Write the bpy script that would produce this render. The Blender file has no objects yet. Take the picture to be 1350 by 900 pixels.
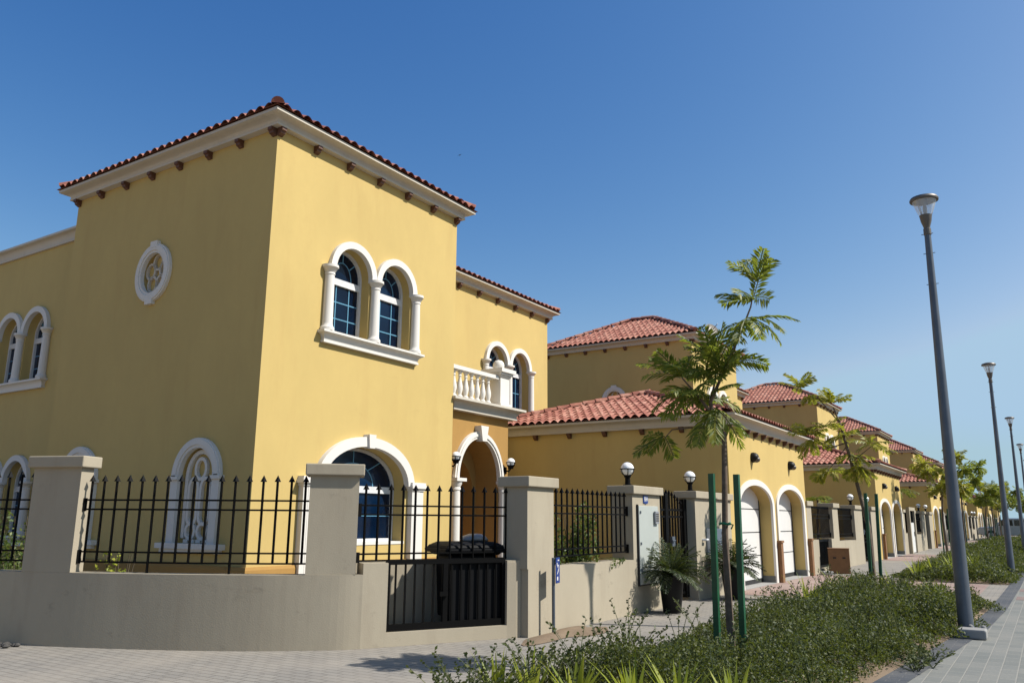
import bpy, math, random
import numpy as np
from mathutils import Vector, Matrix
from mathutils.geometry import delaunay_2d_cdt
PI = math.pi; R = math.radians
random.seed(7); RNG = np.random.default_rng(7)
scene = bpy.context.scene
COL = scene.collection
KIDS = {}; ORG = {}

# ------------------------------------------------------------------ materials
def new_mat(name):
    m = bpy.data.materials.new(name); m.use_nodes = True
    nt = m.node_tree; b = nt.nodes['Principled BSDF']
    return m, nt, b
def N(nt, t, **k):
    n = nt.nodes.new(t)
    for a, v in k.items():
        if hasattr(n, a) and a not in ('Scale',): setattr(n, a, v)
    return n
def tex_coord(nt, scale=(1, 1, 1)):
    tc = nt.nodes.new('ShaderNodeNewGeometry')
    mp = nt.nodes.new('ShaderNodeMapping'); mp.inputs['Scale'].default_value = scale
    nt.links.new(tc.outputs['Position'], mp.inputs['Vector'])
    return mp.outputs['Vector']
def noise(nt, vec, scale, detail=4, rough=.6):
    n = nt.nodes.new('ShaderNodeTexNoise')
    n.inputs['Scale'].default_value = scale; n.inputs['Detail'].default_value = detail; n.inputs['Roughness'].default_value = rough
    if vec is not None: nt.links.new(vec, n.inputs['Vector'])
    return n.outputs['Fac']
def ramp(nt, fac, stops):
    r = nt.nodes.new('ShaderNodeValToRGB'); e = r.color_ramp.elements
    while len(e) < len(stops): e.new(.5)
    for i, (p, c) in enumerate(stops):
        e[i].position = p; e[i].color = (*c, 1) if len(c) == 3 else c
    nt.links.new(fac, r.inputs['Fac']); return r.outputs['Color']
def mixc(nt, fac, a, b, mode='MIX'):
    m = nt.nodes.new('ShaderNodeMix'); m.data_type = 'RGBA'; m.blend_type = mode
    for s, v in ((0, fac), (6, a), (7, b)):
        if isinstance(v, (int, float)): m.inputs[s].default_value = v
        elif isinstance(v, tuple): m.inputs[s].default_value = (*v, 1)
        else: nt.links.new(v, m.inputs[s])
    return m.outputs[2]
def bump(nt, b, h, strength=.3, dist=.01):
    n = nt.nodes.new('ShaderNodeBump'); n.inputs['Strength'].default_value = strength; n.inputs['Distance'].default_value = dist
    nt.links.new(h, n.inputs['Height']); nt.links.new(n.outputs['Normal'], b.inputs['Normal'])
def sc(c, k): return tuple(min(1, max(0, x*k)) for x in c)

ALB = .76   # overall paint reflectance, matched to the camera exposure
def stucco(name, col, var=.10, fine=90, rough=.85, stain=None, bstr=.25, scuff=0):
    m, nt, b = new_mat(name); col = sc(col, ALB)
    if stain: stain = (sc(stain[0], ALB), stain[1])
    v = tex_coord(nt); vs = tex_coord(nt, (1, 1, .35))
    a = ramp(nt, noise(nt, vs, 1.3, 5), [(.3, sc(col, 1-var)), (.7, sc(col, 1+var*.6))])
    c = mixc(nt, noise(nt, v, 14, 4), a, sc(col, 1-var*.9))
    c = mixc(nt, ramp(nt, noise(nt, tex_coord(nt, (1, 1, .55)), .55, 7, .68), [(.38, (0, 0, 0)), (.66, (1, 1, 1))]), c, sc(col, 1-var*2.2))
    if stain:
        st = ramp(nt, noise(nt, tex_coord(nt, (1.5, 1.5, .25)), 1.7, 6, .7), [(.52, (0, 0, 0)), (.72, (1, 1, 1))])
        mm = nt.nodes.new('ShaderNodeMath'); mm.operation = 'MULTIPLY'; mm.inputs[1].default_value = stain[1]
        nt.links.new(st, mm.inputs[0]); c = mixc(nt, mm.outputs[0], c, stain[0])
    if scuff:
        sf = ramp(nt, noise(nt, tex_coord(nt, (1, 1, 1.6)), 2.6, 8, .75), [(.60, (0, 0, 0)), (.70, (1, 1, 1))])
        mm = nt.nodes.new('ShaderNodeMath'); mm.operation = 'MULTIPLY'; mm.inputs[1].default_value = scuff; nt.links.new(sf, mm.inputs[0]); c = mixc(nt, mm.outputs[0], c, sc(col, .55))
    nt.links.new(c, b.inputs['Base Color']); b.inputs['Roughness'].default_value = rough
    b.inputs['Specular IOR Level'].default_value = .25
    bump(nt, b, noise(nt, v, fine, 3), bstr, .004)
    return m
def plain(name, col, rough=.5, metal=0, spec=.5, var=.08, scale=8, bs=0):
    m, nt, b = new_mat(name)
    n = noise(nt, tex_coord(nt), scale, 4); col = sc(col, ALB)
    nt.links.new(ramp(nt, n, [(.3, sc(col, 1-var)), (.7, sc(col, 1+var))]), b.inputs['Base Color'])
    b.inputs['Roughness'].default_value = rough; b.inputs['Metallic'].default_value = metal
    b.inputs['Specular IOR Level'].default_value = spec
    if bs: bump(nt, b, noise(nt, tex_coord(nt), scale*6, 3), bs, .004)
    return m
def bricks(name, c1, c2, mortar, bw, bh, ms=.006, offset=.5, dust=None, rot=0, bs=.5):
    m, nt, b = new_mat(name); c1, c2, mortar = sc(c1, ALB), sc(c2, ALB), sc(mortar, ALB)
    if dust: dust = (sc(dust[0], ALB), dust[1])
    g = nt.nodes.new('ShaderNodeNewGeometry'); mp = nt.nodes.new('ShaderNodeMapping'); mp.inputs['Rotation'].default_value = (0, 0, rot)
    nt.links.new(g.outputs['Position'], mp.inputs['Vector'])
    t = nt.nodes.new('ShaderNodeTexBrick'); t.offset = offset
    nt.links.new(mp.outputs[0], t.inputs['Vector'])
    t.inputs['Color1'].default_value = (*c1, 1); t.inputs['Color2'].default_value = (*c2, 1); t.inputs['Mortar'].default_value = (*mortar, 1)
    t.inputs['Scale'].default_value = 1; t.inputs['Mortar Size'].default_value = ms; t.inputs['Mortar Smooth'].default_value = .3
    t.inputs['Brick Width'].default_value = bw; t.inputs['Row Height'].default_value = bh; t.inputs['Bias'].default_value = 0
    c = mixc(nt, noise(nt, tex_coord(nt), 40, 4), t.outputs['Color'], sc(c1, .8))
    if dust:
        d = ramp(nt, noise(nt, tex_coord(nt), 1.1, 6, .65), [(.42, (0, 0, 0)), (.68, (1, 1, 1))])
        mm = nt.nodes.new('ShaderNodeMath'); mm.operation = 'MULTIPLY'; mm.inputs[1].default_value = dust[1]
        nt.links.new(d, mm.inputs[0]); c = mixc(nt, mm.outputs[0], c, dust[0])
    nt.links.new(c, b.inputs['Base Color']); b.inputs['Roughness'].default_value = .9; b.inputs['Specular IOR Level'].default_value = .2
    inv = nt.nodes.new('ShaderNodeMath'); inv.operation = 'SUBTRACT'; inv.inputs[0].default_value = 1; nt.links.new(t.outputs['Fac'], inv.inputs[1])
    bump(nt, b, inv.outputs[0], bs, .004)
    return m
def leafmat(name, cols, trans=.35, rough=.5):
    m, nt, b = new_mat(name)
    g = nt.nodes.new('ShaderNodeNewGeometry')
    st = [(i/(len(cols)-1), c) for i, c in enumerate(cols)]
    c = ramp(nt, g.outputs['Random Per Island'], st)
    nt.links.new(c, b.inputs['Base Color']); b.inputs['Roughness'].default_value = rough; b.inputs['Specular IOR Level'].default_value = .35
    tr = nt.nodes.new('ShaderNodeBsdfTranslucent')
    nt.links.new(mixc(nt, .5, c, (.35, .42, .04)), tr.inputs['Color'])
    mx = nt.nodes.new('ShaderNodeMixShader'); mx.inputs[0].default_value = trans
    out = nt.nodes['Material Output']
    nt.links.new(b.outputs[0], mx.inputs[1]); nt.links.new(tr.outputs[0], mx.inputs[2]); nt.links.new(mx.outputs[0], out.inputs['Surface'])
    return m
def tilemat():
    m, nt, b = new_mat('clay_tile')
    vo = nt.nodes.new('ShaderNodeTexVoronoi'); vo.inputs['Scale'].default_value = 4.2; nt.links.new(tex_coord(nt), vo.inputs['Vector'])
    sp = nt.nodes.new('ShaderNodeSeparateColor'); nt.links.new(vo.outputs['Color'], sp.inputs[0])
    c = ramp(nt, sp.outputs[0], [(.0, (.20, .065, .042)), (.35, (.31, .115, .075)), (.7, (.38, .17, .115)), (1, (.45, .24, .17))])
    c2 = mixc(nt, ramp(nt, noise(nt, tex_coord(nt), 9, 5, .7), [(.4, (0, 0, 0)), (.7, (1, 1, 1))]), c, (.24, .085, .06))
    nt.links.new(c2, b.inputs['Base Color']); b.inputs['Roughness'].default_value = .75; b.inputs['Specular IOR Level'].default_value = .3
    bump(nt, b, noise(nt, tex_coord(nt), 60, 3), .3, .004)
    return m
def glassmat():
    m, nt, b = new_mat('blue_window_glass')
    n = noise(nt, tex_coord(nt), .9, 2)
    nt.links.new(ramp(nt, n, [(.35, (.0015, .006, .018)), (.65, (.003, .016, .045))]), b.inputs['Base Color'])
    b.inputs['Roughness'].default_value = .06; b.inputs['Specular IOR Level'].default_value = .3
    bump(nt, b, noise(nt, tex_coord(nt), 2.2, 1), .06, .02)
    return m
M = dict(
    wall=stucco('yellow_render', (.695, .51, .19), var=.055, stain=((.56, .38, .14), .35), scuff=.10),
    ochre=stucco('ochre_render', (.50, .285, .085), var=.08),
    trim=stucco('white_trim', (.88, .84, .77), var=.04, bstr=.1),
    cornice=stucco('cream_cornice', (.72, .66, .56), var=.05, bstr=.1, stain=((.5, .43, .34), .35)),
    fence=stucco('beige_render', (.50, .435, .325), var=.07, fine=70, stain=((.36, .30, .22), .5), bstr=.35, scuff=.55),
    bracket=plain('brown_corbel', (.13, .05, .025), .6),
    tile=tilemat(), glass=glassmat(),
    bar=plain('glazing_bar', (.13, .34, .50), .4),
    frame=plain('white_window_frame', (.80, .80, .80), .35),
    iron=plain('black_iron', (.005, .0048, .0048), .55, 0, spec=.08),
    door=plain('garage_white', (.80, .79, .76), .5, var=.03, scale=3),
    dark=plain('dark_rubber', (.02, .02, .02), .8),
    grime=stucco('grey_plinth', (.22, .22, .20)),
    steel=plain('galvanised_steel', (.13, .15, .18), .45, .35, var=.15, scale=3),
    darksteel=plain('painted_lamp_head', (.16, .14, .12), .5, .4),
    conc=stucco('concrete', (.42, .41, .39), var=.12, fine=60),
    green=plain('green_paint', (.012, .095, .038), .45, var=.25, scale=5),
    bark=plain('bark', (.16, .115, .08), .9, var=.35, scale=18, bs=.6),
    tie=plain('green_tie', (.01, .22, .10), .6),
    carton=plain('brown_carton', (.26, .13, .055), .85, var=.12, scale=6),
    pot=plain('black_planter', (.008, .008, .009), .5, spec=.25),
    blue=plain('blue_sign', (.012, .045, .24), .35),
    white=plain('white_paint', (.8, .8, .8), .4, var=.03),
    binm=plain('black_plastic', (.006, .006, .007), .6, spec=.12),
    bag=plain('grey_bag', (.30, .31, .33), .35, var=.2, scale=12),
    cab=plain('grey_green_cabinet', (.50, .53, .49), .4, var=.05, scale=2),
    soil=stucco('red_sand', (.33, .24, .16), var=.25, fine=40, bstr=.8),
    sand=stucco('sand_ground', (.50, .365, .235), var=.15, fine=30, bstr=.5),
    asphalt=stucco('asphalt', (.06, .06, .06), var=.2, fine=150),
    pave=bricks('grey_pavers', (.35, .325, .285), (.27, .25, .225), (.12, .105, .09), .2, .1, .010, dust=((.40, .355, .295), .55)),
    redpave=bricks('red_pavers', (.36, .25, .22), (.42, .30, .26), (.22, .17, .15), .2, .1, .006, dust=((.48, .40, .34), .5)),
    walk=bricks('grey_walk_bricks', (.215, .225, .21), (.32, .315, .285), (.46, .43, .37), .28, .14, .007, dust=((.33, .31, .27), .35), rot=R(90)),
    border=bricks('charcoal_border_bricks', (.085, .095, .11), (.13, .135, .145), (.22, .21, .2), .2, .1, .006, dust=((.28, .26, .23), .25)),
    pink=bricks('pink_band_bricks', (.31, .225, .20), (.27, .20, .18), (.36, .33, .29), .2, .1, .006),
    cover=leafmat('groundcover_leaf', [(.016, .026, .008), (.034, .050, .013), (.058, .076, .018), (.12, .125, .035)], .22, .6),
    strap=leafmat('strap_leaf', [(.16, .21, .02), (.27, .31, .035), (.36, .36, .045)], .4),
    frond=leafmat('tree_frond', [(.055, .085, .013), (.14, .17, .022), (.28, .27, .035)], .46, .45),
    frondy=leafmat('yellowing_frond', [(.13, .145, .02), (.29, .26, .028), (.40, .34, .04)], .48, .42),
    cycad=leafmat('cycad_leaf', [(.012, .026, .006), (.025, .045, .010), (.055, .062, .014)], .12, .5),
    shrub=leafmat('shrub_leaf', [(.03, .06, .014), (.075, .12, .028), (.18, .20, .06)], .3),
    stem=plain('thin_stem', (.10, .075, .045), .9),
    car=plain('silver_car_paint', (.52, .55, .58), .25, .5, var=.02),
    carglass=plain('car_glass', (.01, .012, .015), .08, spec=.8),
    tyre=plain('tyre_rubber', (.015, .015, .015), .85),
    gravel=plain('dark_gravel', (.07, .065, .06), .9, var=.4, scale=30, bs=.6),
)
mg, ntg, bg_ = new_mat('lamp_globe_glass')
bg_.inputs['Base Color'].default_value = (.82, .82, .80, 1); bg_.inputs['Roughness'].default_value = .15
M['globe'] = mg
mg, ntg, bg_ = new_mat('clear_lamp_bowl')
bg_.inputs['Base Color'].default_value = (.85, .9, .95, 1); bg_.inputs['Roughness'].default_value = .12
bg_.inputs['Transmission Weight'].default_value = .0; bg_.inputs['Alpha'].default_value = .38
M['bowl'] = mg

# ------------------------------------------------------------------ mesh builder
class MB:
    def __init__(s): s.v = []; s.f = []
    def quad(s, a, b, c, d):
        i = len(s.v); s.v += [a, b, c, d]; s.f.append((i, i+1, i+2, i+3))
    def tri(s, a, b, c):
        i = len(s.v); s.v += [a, b, c]; s.f.append((i, i+1, i+2))
    def add(s, vs, fs):
        i = len(s.v); s.v += [tuple(p) for p in vs]; s.f += [tuple(i+k for k in f) for f in fs]; return s
    def box(s, x0, x1, y0, y1, z0, z1):
        s.add([(x0,y0,z0),(x1,y0,z0),(x1,y1,z0),(x0,y1,z0),(x0,y0,z1),(x1,y0,z1),(x1,y1,z1),(x0,y1,z1)],
              [(3,2,1,0),(4,5,6,7),(0,1,5,4),(1,2,6,5),(2,3,7,6),(3,0,4,7)]); return s
    def obox(s, c, u, w, d, z0, z1, tz=1.0):
        """box centred at c(x,y), along unit u (2d) width w, depth d, optional top taper"""
        ux, uy = u; nx, ny = uy, -ux
        def p(a, b, z, k=1): return (c[0]+ux*a*k+nx*b*k, c[1]+uy*a*k+ny*b*k, z)
        a, b = w/2, d/2
        s.add([p(-a,b,z0),p(a,b,z0),p(a,-b,z0),p(-a,-b,z0),p(-a,b,z1,tz),p(a,b,z1,tz),p(a,-b,z1,tz),p(-a,-b,z1,tz)],
              [(3,2,1,0),(4,5,6,7),(0,1,5,4),(1,2,6,5),(2,3,7,6),(3,0,4,7)]); return s
    def tube(s, pts, rad, n=6, cap=True):
        pts = [Vector(p) for p in pts]
        if not hasattr(rad, '__len__'): rad = [rad]*len(pts)
        rings = []
        up = None
        for i, p in enumerate(pts):
            t = (pts[min(i+1, len(pts)-1)]-pts[max(i-1, 0)]).normalized()
            a = t.orthogonal().normalized() if up is None else (up-t*up.dot(t)).normalized()
            up = a; b = t.cross(a)
            rings.append([tuple(p+(a*math.cos(2*PI*k/n)+b*math.sin(2*PI*k/n))*rad[i]) for k in range(n)])
        vs = [q for r_ in rings for q in r_]; fs = []
        for i in range(len(pts)-1):
            for k in range(n):
                fs.append((i*n+k, i*n+(k+1) % n, (i+1)*n+(k+1) % n, (i+1)*n+k))
        if cap: fs += [tuple(range(n))[::-1], tuple((len(pts)-1)*n+k for k in range(n))]
        s.add(vs, fs); return s
    def lathe(s, cx, cy, prof, n=16, axis='z'):
        vs = []; fs = []
        for (r_, z) in prof:
            for k in range(n): vs.append((cx+r_*math.cos(2*PI*k/n), cy+r_*math.sin(2*PI*k/n), z))
        for i in range(len(prof)-1):
            for k in range(n): fs.append((i*n+k, i*n+(k+1) % n, (i+1)*n+(k+1) % n, (i+1)*n+k))
        fs += [tuple(range(n))[::-1], tuple((len(prof)-1)*n+k for k in range(n))]
        s.add(vs, fs); return s

def mkmesh(name, mb, mats, smooth=False, bevel=0, auto=None):
    me = bpy.data.meshes.new(name)
    if isinstance(mb, MB): me.from_pydata(mb.v, [], mb.f)
    else:
        v, nv, faces = mb
        me.vertices.add(len(v)); me.vertices.foreach_set('co', np.asarray(v, np.float32).ravel())
        nf = len(faces); k = faces.shape[1]
        me.loops.add(nf*k); me.polygons.add(nf)
        me.loops.foreach_set('vertex_index', faces.ravel().astype(np.int32))
        me.polygons.foreach_set('loop_start', np.arange(0, nf*k, k, dtype=np.int32))
        me.update(calc_edges=True)
    for m in (mats if isinstance(mats, (list, tuple)) else [mats]): me.materials.append(m)
    if smooth: me.polygons.foreach_set('use_smooth', [True]*len(me.polygons))
    me.update(); return me
def obj(name, mb, mat, parent=None, smooth=False, label=None, bevel=0):
    """one mesh object; vertices are given in world coordinates"""
    me = mkmesh(name, mb, mat, smooth)
    o = bpy.data.objects.new(name, me); COL.objects.link(o); KIDS[o] = []
    if parent is not None:
        o.parent = parent; KIDS[parent].append(o)
        org = ORG[parent]; ORG[o] = org
        me.transform(Matrix.Translation(-org))
    else: ORG[o] = Vector((0, 0, 0))
    if bevel:
        bv = o.modifiers.new('bevel', 'BEVEL'); bv.width = bevel; bv.segments = 2; bv.limit_method = 'ANGLE'; bv.angle_limit = R(40)
    if smooth and smooth != 'all':
        try:
            me.set_sharp_from_angle(angle=R(38))
        except Exception: pass
    if label: o['label'] = label
    return o
def thing(name, label, cat, base, group=None):
    o = bpy.data.objects.new(name, None); COL.objects.link(o); KIDS[o] = []
    o.location = base; o.empty_display_size = .2; ORG[o] = Vector(base)
    o['label'] = label; o['category'] = cat
    if group: o['group'] = group
    return o
def single(name, mb, mat, label, cat, base, group=None, smooth=False, bevel=0):
    """a thing that is one mesh, origin at its base"""
    o = obj(name, mb, mat, None, smooth, label, bevel); o['category'] = cat
    o.data.transform(Matrix.Translation(-Vector(base))); o.location = base; ORG[o] = Vector(base)
    if group: o['group'] = group
    return o
def structure(name, mb, mat, kind='structure', smooth=False):
    o = obj(name, mb, mat, None, smooth); o['kind'] = kind; return o
def dup(o, delta, label=None, group=None, parent=None, rotz=0, scale=None):
    c = o.copy(); COL.objects.link(c); KIDS[c] = []
    if parent is None:
        c.location = Vector(o.location)+Vector(delta)
        if rotz: c.rotation_euler = (0, 0, o.rotation_euler.z+rotz)
        if scale: c.scale = (scale, scale, scale)
        if label: c['label'] = label
        if group: c['group'] = group
    else:
        c.parent = parent; KIDS[parent].append(c)
    for k in KIDS[o]: dup(k, (0, 0, 0), parent=c)
    return c

# ------------------------------------------------------------------ facade helpers
class Fr:
    """facade frame: o origin, u right, n outward"""
    def __init__(s, o, u, n): s.o = Vector(o); s.u = Vector(u); s.n = Vector(n)
    def p(s, u, z, n=0): return tuple(s.o+s.u*u+s.n*n+Vector((0, 0, z)))
FX = lambda x: Fr((x, 0, 0), (0, 1, 0), (1, 0, 0))      # faces the street (+X); u = Y
FY = lambda y: Fr((0, y, 0), (1, 0, 0), (0, -1, 0))     # faces the camera side (-Y); u = X
def prism(mb, F, poly, n0, n1):
    k = len(poly)
    vs = [F.p(u, z, n0) for u, z in poly]+[F.p(u, z, n1) for u, z in poly]
    fs = [tuple(range(k, 2*k)), tuple(range(k))[::-1]]+[(i, (i+1) % k, k+(i+1) % k, k+i) for i in range(k)]
    mb.add(vs, fs); return mb
def rect(mb, F, u0, u1, z0, z1, n0, n1): return prism(mb, F, [(u0,z0),(u1,z0),(u1,z1),(u0,z1)], n0, n1)
def arc(cu, zs, ru, rz, a0=0, a1=PI, n=20): return [(cu+ru*math.cos(a0+(a1-a0)*i/n), zs+rz*math.sin(a0+(a1-a0)*i/n)) for i in range(n+1)]
def ring(mb, F, inner, outer, n0, n1, closed=False):
    k = len(inner); vs = []
    for n_ in (n0, n1): vs += [F.p(u, z, n_) for u, z in inner]+[F.p(u, z, n_) for u, z in outer]
    I0, O0, I1, O1 = 0, k, 2*k, 3*k; fs = []
    for i in range(k if closed else k-1):
        j = (i+1) % k
        fs += [(I1+i, O1+i, O1+j, I1+j), (O0+i, O0+j, O1+j, O1+i), (I0+j, I0+i, I1+i, I1+j), (I0+i, I0+j, O0+j, O0+i)]
    if not closed: fs += [(I0, O0, O1, I1), (I0+k-1, I1+k-1, O1+k-1, O0+k-1)]
    mb.add(vs, fs); return mb
def archpoly(cu, z0, zs, ru, rz, n=20): return [(cu-ru, z0), (cu+ru, z0)]+arc(cu, zs, ru, rz, 0, PI, n)
def facade(mb, F, poly, holes, depth):
    pts = []; edges = []
    for loop in [poly]+holes:
        b = len(pts); pts += [Vector(p) for p in loop]; edges += [(b+i, b+(i+1) % len(loop)) for i in range(len(loop))]
    v, e, f, *_ = delaunay_2d_cdt(pts, edges, [], 1, 1e-5)
    def inside(p, lp):
        c = False; n = len(lp)
        for i in range(n):
            (x1, y1), (x2, y2) = lp[i], lp[(i+1) % n]
            if (y1 > p[1]) != (y2 > p[1]) and p[0] < (x2-x1)*(p[1]-y1)/(y2-y1)+x1: c = not c
        return c
    out = []
    for t in f:
        c = sum((v[i] for i in t), Vector((0, 0)))/len(t)
        if not any(inside(c, h) for h in holes):
            a, b_, d = (v[i] for i in t[:3])
            t = list(t)
            if (b_-a).cross(d-a) < 0: t = t[::-1]
            out.append(tuple(t))
    mb.add([F.p(p.x, p.y) for p in v], out)
    for h in holes:
        k = len(h)
        for i in range(k):
            a, b_ = h[i], h[(i+1) % k]
            mb.quad(F.p(*a), F.p(*b_), F.p(*b_, -depth), F.p(*a, -depth))
def sweep_rect(mb, x0, x1, y0, y1, prof):
    k = len(prof); vs = []
    for (o, z) in prof: vs += [(x0-o, y0-o, z), (x1+o, y0-o, z), (x1+o, y1+o, z), (x0-o, y1+o, z)]
    fs = []
    for i in range(k-1):
        for j in range(4): fs.append((i*4+j, (i+1)*4+j, (i+1)*4+(j+1) % 4, i*4+(j+1) % 4))
    fs += [(0, 1, 2, 3), ((k-1)*4+3, (k-1)*4+2, (k-1)*4+1, (k-1)*4)]
    mb.add(vs, [f[::-1] for f in fs])
def cornice(zt, zb, ot=.26, ob=.115):
    h = zt-zb
    p = [(0.0, zt), (ot, zt), (ot, zt-.045), (ot-.022, zt-.055)]
    for i in range(7):
        a = i/6*PI/2
        p.append((ob-.012+(ot-.03-ob+.012)*(1-math.sin(a)), zt-.06-(h-.10)*(1-math.cos(a))))
    p += [(ob, zb+.035), (ob, zb), (0, zb)]
    return p
def corbel(F, u, z, w=.088, d=.115, h=.12):
    m = MB()
    prof = [(0, 0), (d, 0), (d, -.05), (d*.75, -.06), (d*.7, -.09), (d*.35, -h*.9), (d*.25, -h), (0, -h)]
    vs = [F.p(u-w/2, z+b, a) for a, b in prof]+[F.p(u+w/2, z+b, a) for a, b in prof]; k = len(prof)
    m.add(vs, [tuple(range(k)), tuple(range(k, 2*k))[::-1]]+[(i, k+i, k+(i+1) % k, (i+1) % k) for i in range(k)])
    return m
def hip_roof(mb, x0, x1, y0, y1, z0, tan, sides='SENW', wave=.205, course=.34, amp=.042):
    """corrugated clay tile slopes over an eave rectangle, with hip and ridge caps"""
    W_, L_ = y1-y0, x1-x0; d = min(W_, L_)/2
    corners = {'S': ((x0, y0), (1, 0), (0, 1), L_), 'E': ((x1, y0), (0, 1), (-1, 0), W_), 'N': ((x1, y1), (-1, 0), (0, -1), L_), 'W': ((x0, y1), (0, -1), (1, 0), W_)}
    for sd in sides:
        (ox, oy), (ux, uy), (vx, vy), ln = corners[sd]
        nw = max(2, round(ln/wave)); wv = ln/nw; nu = nw*6
        nc = max(2, int(math.ceil(d/course)))
        rows = []
        for c in range(nc):
            rows += [(c*course, .018), (min((c+1)*course, d+.02)-.004, -.006)]
        grid = []
        for (s_, lift) in rows:
            grid.append([(ox+ux*ln*i/nu+vx*s_, oy+uy*ln*i/nu+vy*s_, z0+s_*tan+lift+amp*(abs(math.cos(PI*i/6))*1.7-.8)) for i in range(nu+1)])
        b = len(mb.v); mb.v += [p for g in grid for p in g]
        for r_ in range(len(rows)-1):
            sm = (rows[r_][0]+rows[r_+1][0])/2
            for i in range(nu):
                t = ln*(i+.5)/nu
                if sm <= t+.02 and sm <= ln-t+.02:
                    mb.f.append((b+r_*(nu+1)+i, b+r_*(nu+1)+i+1, b+(r_+1)*(nu+1)+i+1, b+(r_+1)*(nu+1)+i))
        # under-board closing the slope
        e = .05; zz = z0-.012
        A = (ox, oy, zz); B = (ox+ux*ln, oy+uy*ln, zz)
        C_ = (ox+ux*(ln-d)+vx*d, oy+uy*(ln-d)+vy*d, zz+d*tan); D = (ox+ux*d+vx*d, oy+uy*d+vy*d, zz+d*tan)
        mb.quad(A, B, C_, D)
    apexes = [(x0+d, y0+d), (x1-d, y0+d), (x1-d, y1-d), (x0+d, y1-d)]
    lines = [((x, y, z0+.03), (a, b, z0+d*tan+.05)) for (x, y), (a, b) in zip(((x0, y0), (x1, y0), (x1, y1), (x0, y1)), apexes)]
    lines.append(((x0+d, (y0+y1)/2, z0+d*tan+.05), (x1-d, (y0+y1)/2, z0+d*tan+.05)) if L_ > W_ else (((x0+x1)/2, y0+d, z0+d*tan+.05), ((x0+x1)/2, y1-d, z0+d*tan+.05)))
    for a, b in lines:
        a, b = Vector(a), Vector(b); a = a+(b-a).normalized()*.10; ln = (b-a).length; k = max(1, round(ln/.36))
        if ln < .05: continue
        t = (b-a).normalized(); sd = t.cross(Vector((0, 0, 1))).normalized(); up = sd.cross(t)
        for i in range(k):
            p0 = a+(b-a)*(i/k)-t*.03; p1 = a+(b-a)*((i+1)/k)
            vs = []; n = 7
            for p, r_ in ((p0, .10), (p1, .078)):
                vs += [tuple(p+sd*r_*math.cos(PI*j/n)+up*(r_*math.sin(PI*j/n)*.95-.02)) for j in range(n+1)]
            mb.add(vs, [(j, j+1, n+2+j, n+1+j) for j in range(n)]+[tuple(range(n+1))])

# ------------------------------------------------------------------ windows
def arched_pair(parent, F, c1, c2, z0, zs, r_in=.42, r_out=.53, sill=True, depth=.24, colr=.085):
    """double arched window: archivolts, three columns, sill, two glazed lights"""
    m = MB(); zc = zs
    for c in (c1, c2): ring(m, F, arc(c, zs, r_in-.006, r_in-.006), arc(c, zs, r_out, r_out), -.02, .075)
    win = obj('window', m, M['trim'], parent, smooth=True)
    mid = (c1+c2)/2; dd = mid-c1
    for cu in (c1-dd, mid, c2+dd):
        k = MB(); base = F.p(cu, 0, .045)
        prof = [(colr*1.35, z0), (colr*1.35, z0+.05), (colr*1.05, z0+.08), (colr, z0+.12), (colr*.9, zs-.16), (colr*1.0, zs-.15), (colr*1.0, zs-.13), (colr*.92, zs-.12), (colr*1.45, zs-.045), (colr*1.6, zs-.04), (colr*1.6, zs)]
        k.lathe(base[0], base[1], prof, 14); obj('column', k, M['trim'], win, smooth=True)
    if sill:
        s = MB(); a, b = c1-dd-.15, c2+dd+.16; V = []; Fc = []
        prof = [(.15, 0), (.15, -.035), (.135, -.045), (.10, -.06), (.075, -.09), (.065, -.125), (.06, -.145), (.075, -.15), (.075, -.185)]
        for (o, dz) in prof: e = .15-o; V += [F.p(a+e, z0+dz, -.01), F.p(b-e, z0+dz, -.01), F.p(b-e, z0+dz, o), F.p(a+e, z0+dz, o)]
        for i in range(len(prof)-1):
            for j in range(4): Fc.append((i*4+j, i*4+(j+1) % 4, i*4+4+(j+1) % 4, i*4+4+j))
        Fc += [(3, 2, 1, 0), tuple((len(prof)-1)*4+j for j in range(4))]; s.add(V, [f[::-1] for f in Fc])
        obj('sill', s, M['trim'], win)
    for c in (c1, c2): glazed(win, F, c, z0, zs, r_in, r_in, depth)
    return win
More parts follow.
